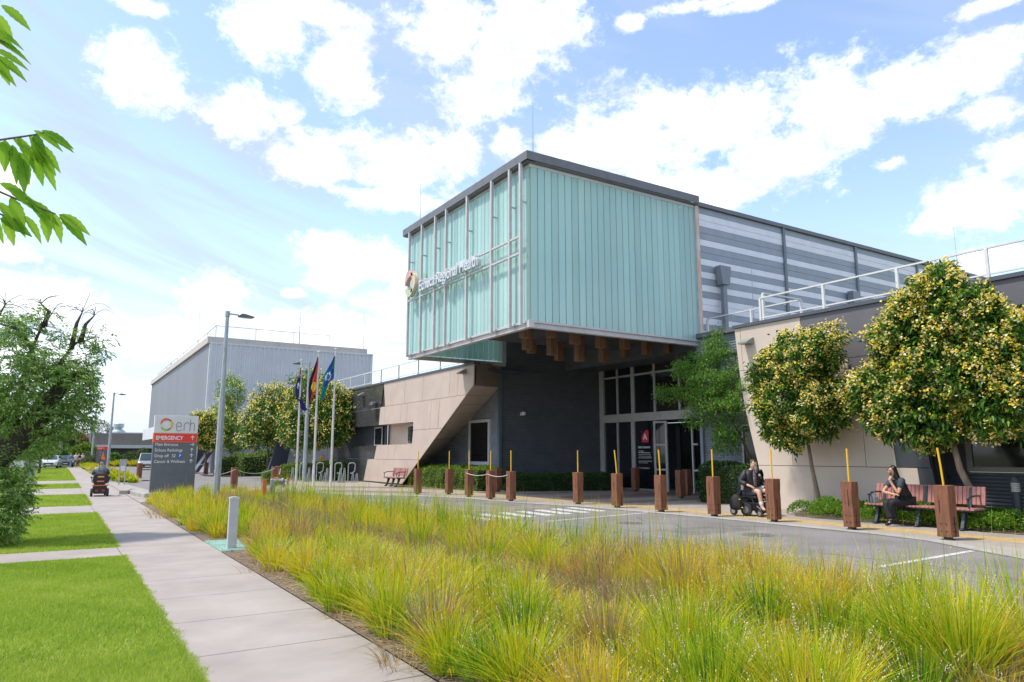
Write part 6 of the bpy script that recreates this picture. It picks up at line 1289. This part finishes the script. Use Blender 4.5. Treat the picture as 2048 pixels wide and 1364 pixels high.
# ---------------- grasses ----------------
def toned(name,stops,rough=.6,trans=.3):
    m=bpy.data.materials.new(name); m.use_nodes=True; nt=m.node_tree;N=nt.nodes;L=nt.links;b=N['Principled BSDF']; b.inputs['Roughness'].default_value=rough; b.inputs['Specular IOR Level'].default_value=.12
    a=N.new('ShaderNodeAttribute'); a.attribute_name='tone'; cr=N.new('ShaderNodeValToRGB'); el=cr.color_ramp.elements
    while len(el)<len(stops): el.new(.5)
    for i,(p,c) in enumerate(stops): el[i].position=p; el[i].color=(*c,1)
    L.new(a.outputs['Fac'],cr.inputs[0]); L.new(cr.outputs[0],b.inputs['Base Color'])
    t=N.new('ShaderNodeBsdfTranslucent'); L.new(cr.outputs[0],t.inputs[0]); ms=N.new('ShaderNodeMixShader'); ms.inputs[0].default_value=trans; L.new(b.outputs[0],ms.inputs[1]); L.new(t.outputs[0],ms.inputs[2]); L.new(ms.outputs[0],N['Material Output'].inputs[0])
    return m
def blades(name,C,H,n,tone,m,lean=(.1,.9),wd=.005,base=.09,kind='stuff',stiff=1.7,parent=None,tipshift=.12,tvar=.16,droopk=.0,z0=.0):
    """arching blades: C (k,2) tussock centres, H heights, n blades each, tone per tussock"""
    k=len(C); n=np.asarray(n); idx=np.repeat(np.arange(k),n); M_=len(idx)
    a=rng.random(M_)*2*np.pi; rr=np.sqrt(rng.random(M_))*base; b0=np.stack([C[idx,0]+np.cos(a)*rr,C[idx,1]+np.sin(a)*rr,np.full(M_,z0)],1)
    a2=a+rng.normal(size=M_)*.6; L_=H[idx]*rng.uniform(.55,1.12,M_); le=lean[0]+(lean[1]-lean[0])*rng.random(M_)**1.3
    le=le*(.4+.6*rr/base); s=np.array([0,.28,.55,.8,1.0]); wt=np.array([.8,1,.85,.5,.06])
    out=np.stack([np.cos(a2),np.sin(a2)],1); W0=(wd if np.ndim(wd)==0 else np.asarray(wd)[idx])*rng.uniform(.7,1.3,M_)
    wa=a2+np.pi/2+rng.normal(size=M_)*.9; wx=np.cos(wa);wy=np.sin(wa)
    V=np.zeros((M_,5,2,3)); T=np.zeros((M_,5,2)); kink=rng.random(M_)*.25
    for i in range(5):
        h=L_*(s[i]-.45*(le**1.4)*s[i]**stiff*1.0); h=h-L_*kink*np.maximum(0,s[i]-.55)*.9; d=L_*le*(s[i]**1.5)
        p=b0+np.stack([out[:,0]*d,out[:,1]*d,h],1)
        for j,sg in enumerate((-1,1)):
            V[:,i,j,0]=p[:,0]+sg*wx*W0*wt[i]/2; V[:,i,j,1]=p[:,1]+sg*wy*W0*wt[i]/2; V[:,i,j,2]=p[:,2]
    tb=tone[idx]+rng.normal(size=M_)*tvar
    for i in range(5): T[:,i,:]=(tb+tipshift*(s[i]-.3))[:,None]
    o_=np.arange(M_)[:,None]*10; q=np.array([[0,1,3,2],[2,3,5,4],[4,5,7,6],[6,7,9,8]]); F=(o_[:,None,:]+q[None]).reshape(-1,4)
    o=npmesh(name,V.reshape(-1,3),F,m,parent); at=o.data.attributes.new('tone','FLOAT','POINT'); at.data.foreach_set('value',np.clip(T,0,1).astype(np.float32).ravel())
    if kind: o['kind']=kind
    return o
GR=toned('tussock grass',[(0,(.05,.16,.012)),(.22,(.17,.34,.018)),(.42,(.40,.52,.02)),(.6,(.66,.62,.025)),(.78,(.76,.50,.04)),(.9,(.50,.36,.15)),(1,(.30,.22,.14))],.55,.38)
C=[];H=[];TN=[]
def bed_x(y): return 2.55+max(0,(y-27)*.25), 6.95 if y<27 else 6.95-(y-27)*.1
y=-1.5
while y<31:
    x0,x1=bed_x(y); st_=.50 if y<9 else (.58 if y<18 else .64)
    x=x0+.16+rng.random()*.2
    while x<x1-.25:
        if not (x<3.1 and 12.8<y<14.9): C.append((x+rng.normal()*.09,y+rng.normal()*.09))
        x+=st_*rng.uniform(.8,1.25)
    y+=st_*.82
for yy in np.arange(53,103,.9):
    for xx in (2.75,3.3): C.append((xx+rng.normal()*.1,yy+rng.normal()*.2))
for k in range(200): C.append((rng.uniform(4.5,20),rng.uniform(104.5,116)))
for k in range(26): C.append((rng.uniform(3.0,3.9),rng.uniform(46,52)))
C=np.array(C); K=len(C)
def fbm(x,y,s,seed):
    return (np.sin(x*s+seed)*np.cos(y*s*1.3+seed*2)+.6*np.sin(x*s*2.3+y*s*1.7+seed*3)+.4*np.cos(x*s*4.1-y*s*3.7+seed))/2
TN=.47+.20*fbm(C[:,0],C[:,1],.75,1.3)+rng.normal(size=K)*.15
edge=(C[:,0]>5.4)&(C[:,1]<31)
TN[edge]+=.10; dry=(fbm(C[:,0],C[:,1],1.1,7.7)>.62)&(C[:,1]<31)&(C[:,0]>3.4); TN[dry]=.84+rng.normal(size=dry.sum())*.07
H=.60+.12*fbm(C[:,0],C[:,1],.9,4.1)+rng.normal(size=K)*.09; H[C[:,0]<3.2]*=.9
TN[(C[:,1]>12)&(C[:,1]<31)]+=.08; midb=(C[:,0]>3.9)&(C[:,0]<5.15)&(C[:,1]<28); ridge=(C[:,0]>=5.15)&(C[:,1]<30); H[midb]*=.66; H[ridge]*=1.12; TN[midb]+=.05; H[C[:,1]>22]*=.8; H[(C[:,1]>50)]=.75; H[C[:,1]>100]*=1.3
dist=np.hypot(C[:,0],C[:,1]); nb_=np.where(dist<6,700,np.where(dist<10,460,np.where(dist<18,190,80))).astype(int); wdt=np.where(dist<6,.0074,np.where(dist<10,.0090,np.where(dist<18,.010,np.where(dist<40,.016,.06))))
nb_=np.where(midb,(nb_*.6).astype(int),nb_)
gob=blades('ornamental_grass',C,H,nb_,TN,GR,(.08,1.2),wdt,.13)
ny=420; yb_=rng.uniform(.5,27,ny); Cb=np.stack([5.15+rng.normal(size=ny)*.22,yb_],1); blades('dry_grass_thatch',Cb,np.full(ny,.50),np.where(yb_<9,110,50),np.full(ny,.95),GR,(.5,1.3),np.where(yb_<9,.0055,.008),.22,tvar=.09)
# thatch: dry low tangled leaves between the tussocks
sel=dist<22; C2=C[sel]+rng.normal(size=(sel.sum(),2))*.2; blades('dry_grass_thatch',C2,H[sel]*.62,np.where(dist[sel]<8,60,30),np.full(len(C2),.92),GR,(.6,1.35),wdt[sel]*.8,.2,tvar=.1)
# reeds that stand taller at the kerb side, with small brown heads
Rk=[];
for k in range(520):
    yk=rng.uniform(1.0,26); xk=bed_x(yk)[1]-abs(rng.normal())*.55; Rk.append((xk,yk))
for k in range(260): Rk.append((rng.uniform(3.0,7.5),rng.uniform(2.5,24)))
Rk=np.array(Rk); nr=len(Rk); blades('tall_reeds',Rk,rng.uniform(.75,1.18,nr),np.full(nr,6),np.full(nr,.25)+rng.normal(size=nr)*.15,GR,(.0,.38),np.where(np.hypot(Rk[:,0],Rk[:,1])<9,.005,.008),.10,tvar=.12,tipshift=.3)
# pale seed heads strung along the upper part of some stems
ds=dist.copy(); near=np.where((ds<11)&(C[:,1]>1))[0]; ks=rng.choice(near,min(len(near),190),replace=False); B=[];D=[]
for t in ks:
    for j in range(16):
        a=rng.random()*6.28; l=.2+.35*rng.random(); h=H[t]*rng.uniform(.85,1.12); q=np.arange(0,1,.06)*.34+.62
        px=C[t,0]+np.cos(a)*(.06+h*l*q**1.5); py=C[t,1]+np.sin(a)*(.06+h*l*q**1.5); pz=h*(q-.35*l**1.4*q**1.7)
        for a_,b_,c_ in zip(px,py,pz): B.append((a_,b_,c_)); D.append((np.cos(a)*.3+rng.normal()*.5,np.sin(a)*.3+rng.normal()*.5,.8))
B=np.array(B);D=np.array(D); V,F=leaf_arrays(B,D,.013*rng.uniform(.7,1.2,len(B)),.007*np.ones(len(B)),0,.1); sh_=npmesh('grass_seed_heads',V,F,mat('pale seed heads',(.55,.45,.3),.8,island=[(.55,.46,.30),(.62,.55,.38),(.42,.32,.2)])); sh_['kind']='stuff'
# leaf litter on bare soil along the path
n=2600; y=rng.uniform(1,15,n); B=np.stack([2.47+np.abs(rng.normal(size=n))*.28,y,np.full(n,.041)],1); D=unit(n); D[:,2]*=.15; V,F=leaf_arrays(B,D,.05*rng.uniform(.4,1.3,n),.012*rng.uniform(.5,2,n),-.1,.1,up=np.tile([0,0,1.],(n,1))); lt=npmesh('leaf_litter',V,F,mat('litter',(.3,.2,.1),.9,island=[(.16,.10,.06),(.30,.20,.12),(.42,.33,.22),(.36,.16,.07)])); lt['kind']='stuff'
# mown lawn
LW=toned('lawn blades',[(0,(.18,.28,.03)),(.35,(.31,.45,.045)),(.65,(.44,.55,.07)),(.85,(.55,.58,.16)),(1,(.60,.55,.30))],.6,.35)
def lawn(y0,y1,dens,w,h,x0=-1.6):
    nn=int((1.02-x0)*(y1-y0)*dens); x=rng.uniform(x0,1.03,nn); y=rng.uniform(y0,y1,nn)+.0; 
    keep=x>(-.065*y-.5); x=x[keep];y=y[keep];nn=len(x)
    e=rng.random(nn)<.07; x[e]=1.02+(np.abs(rng.normal(size=e.sum()))*.022)*(.5+.8*(np.sin(y[e]*5.3)+np.sin(y[e]*13.7)+1.2).clip(0,3)*.6)
    a=rng.random(nn)*6.283; hh=h*rng.uniform(.5,1.2,nn); l=rng.normal(size=(nn,2))*.45
    b=np.stack([x,y,np.full(nn,.012)],1); t=b+np.stack([l[:,0]*hh,l[:,1]*hh,hh],1); s=np.stack([np.cos(a),np.sin(a),np.zeros(nn)],1)*w/2
    V=np.stack([b-s,b+s,t],1).reshape(-1,3); F=np.arange(nn*3).reshape(-1,3)
    to=.45+.16*fbm(x,y,1.1,2.)+.1*fbm(x,y,4.3,5.)+rng.normal(size=nn)*.14; to[rng.random(nn)<.02]=.97
    return V,F,np.repeat(to,3)
Vs=[];Fs=[];Ts=[];o_=0
for (y0,y1,dn,w,h) in ((1.5,7,13000,.006,.040),(7,13.43,6500,.009,.040),(14.66,23.58,2600,.016,.042),(26.82,34.33,1300,.024,.045),(40.32,46.98,700,.035,.05),(52.2,95,200,.06,.05)):
    V,F,T_=lawn(y0,y1,dn,w,h,-1.6 if y0<30 else -3.2); Vs.append(V);Fs.append(F+o_);Ts.append(T_);o_+=len(V)
lo=npmesh('lawn_grass',np.concatenate(Vs),np.concatenate(Fs),LW); at=lo.data.attributes.new('tone','FLOAT','POINT'); at.data.foreach_set('value',np.clip(np.concatenate(Ts),0,1).astype(np.float32)); lo['kind']='stuff'
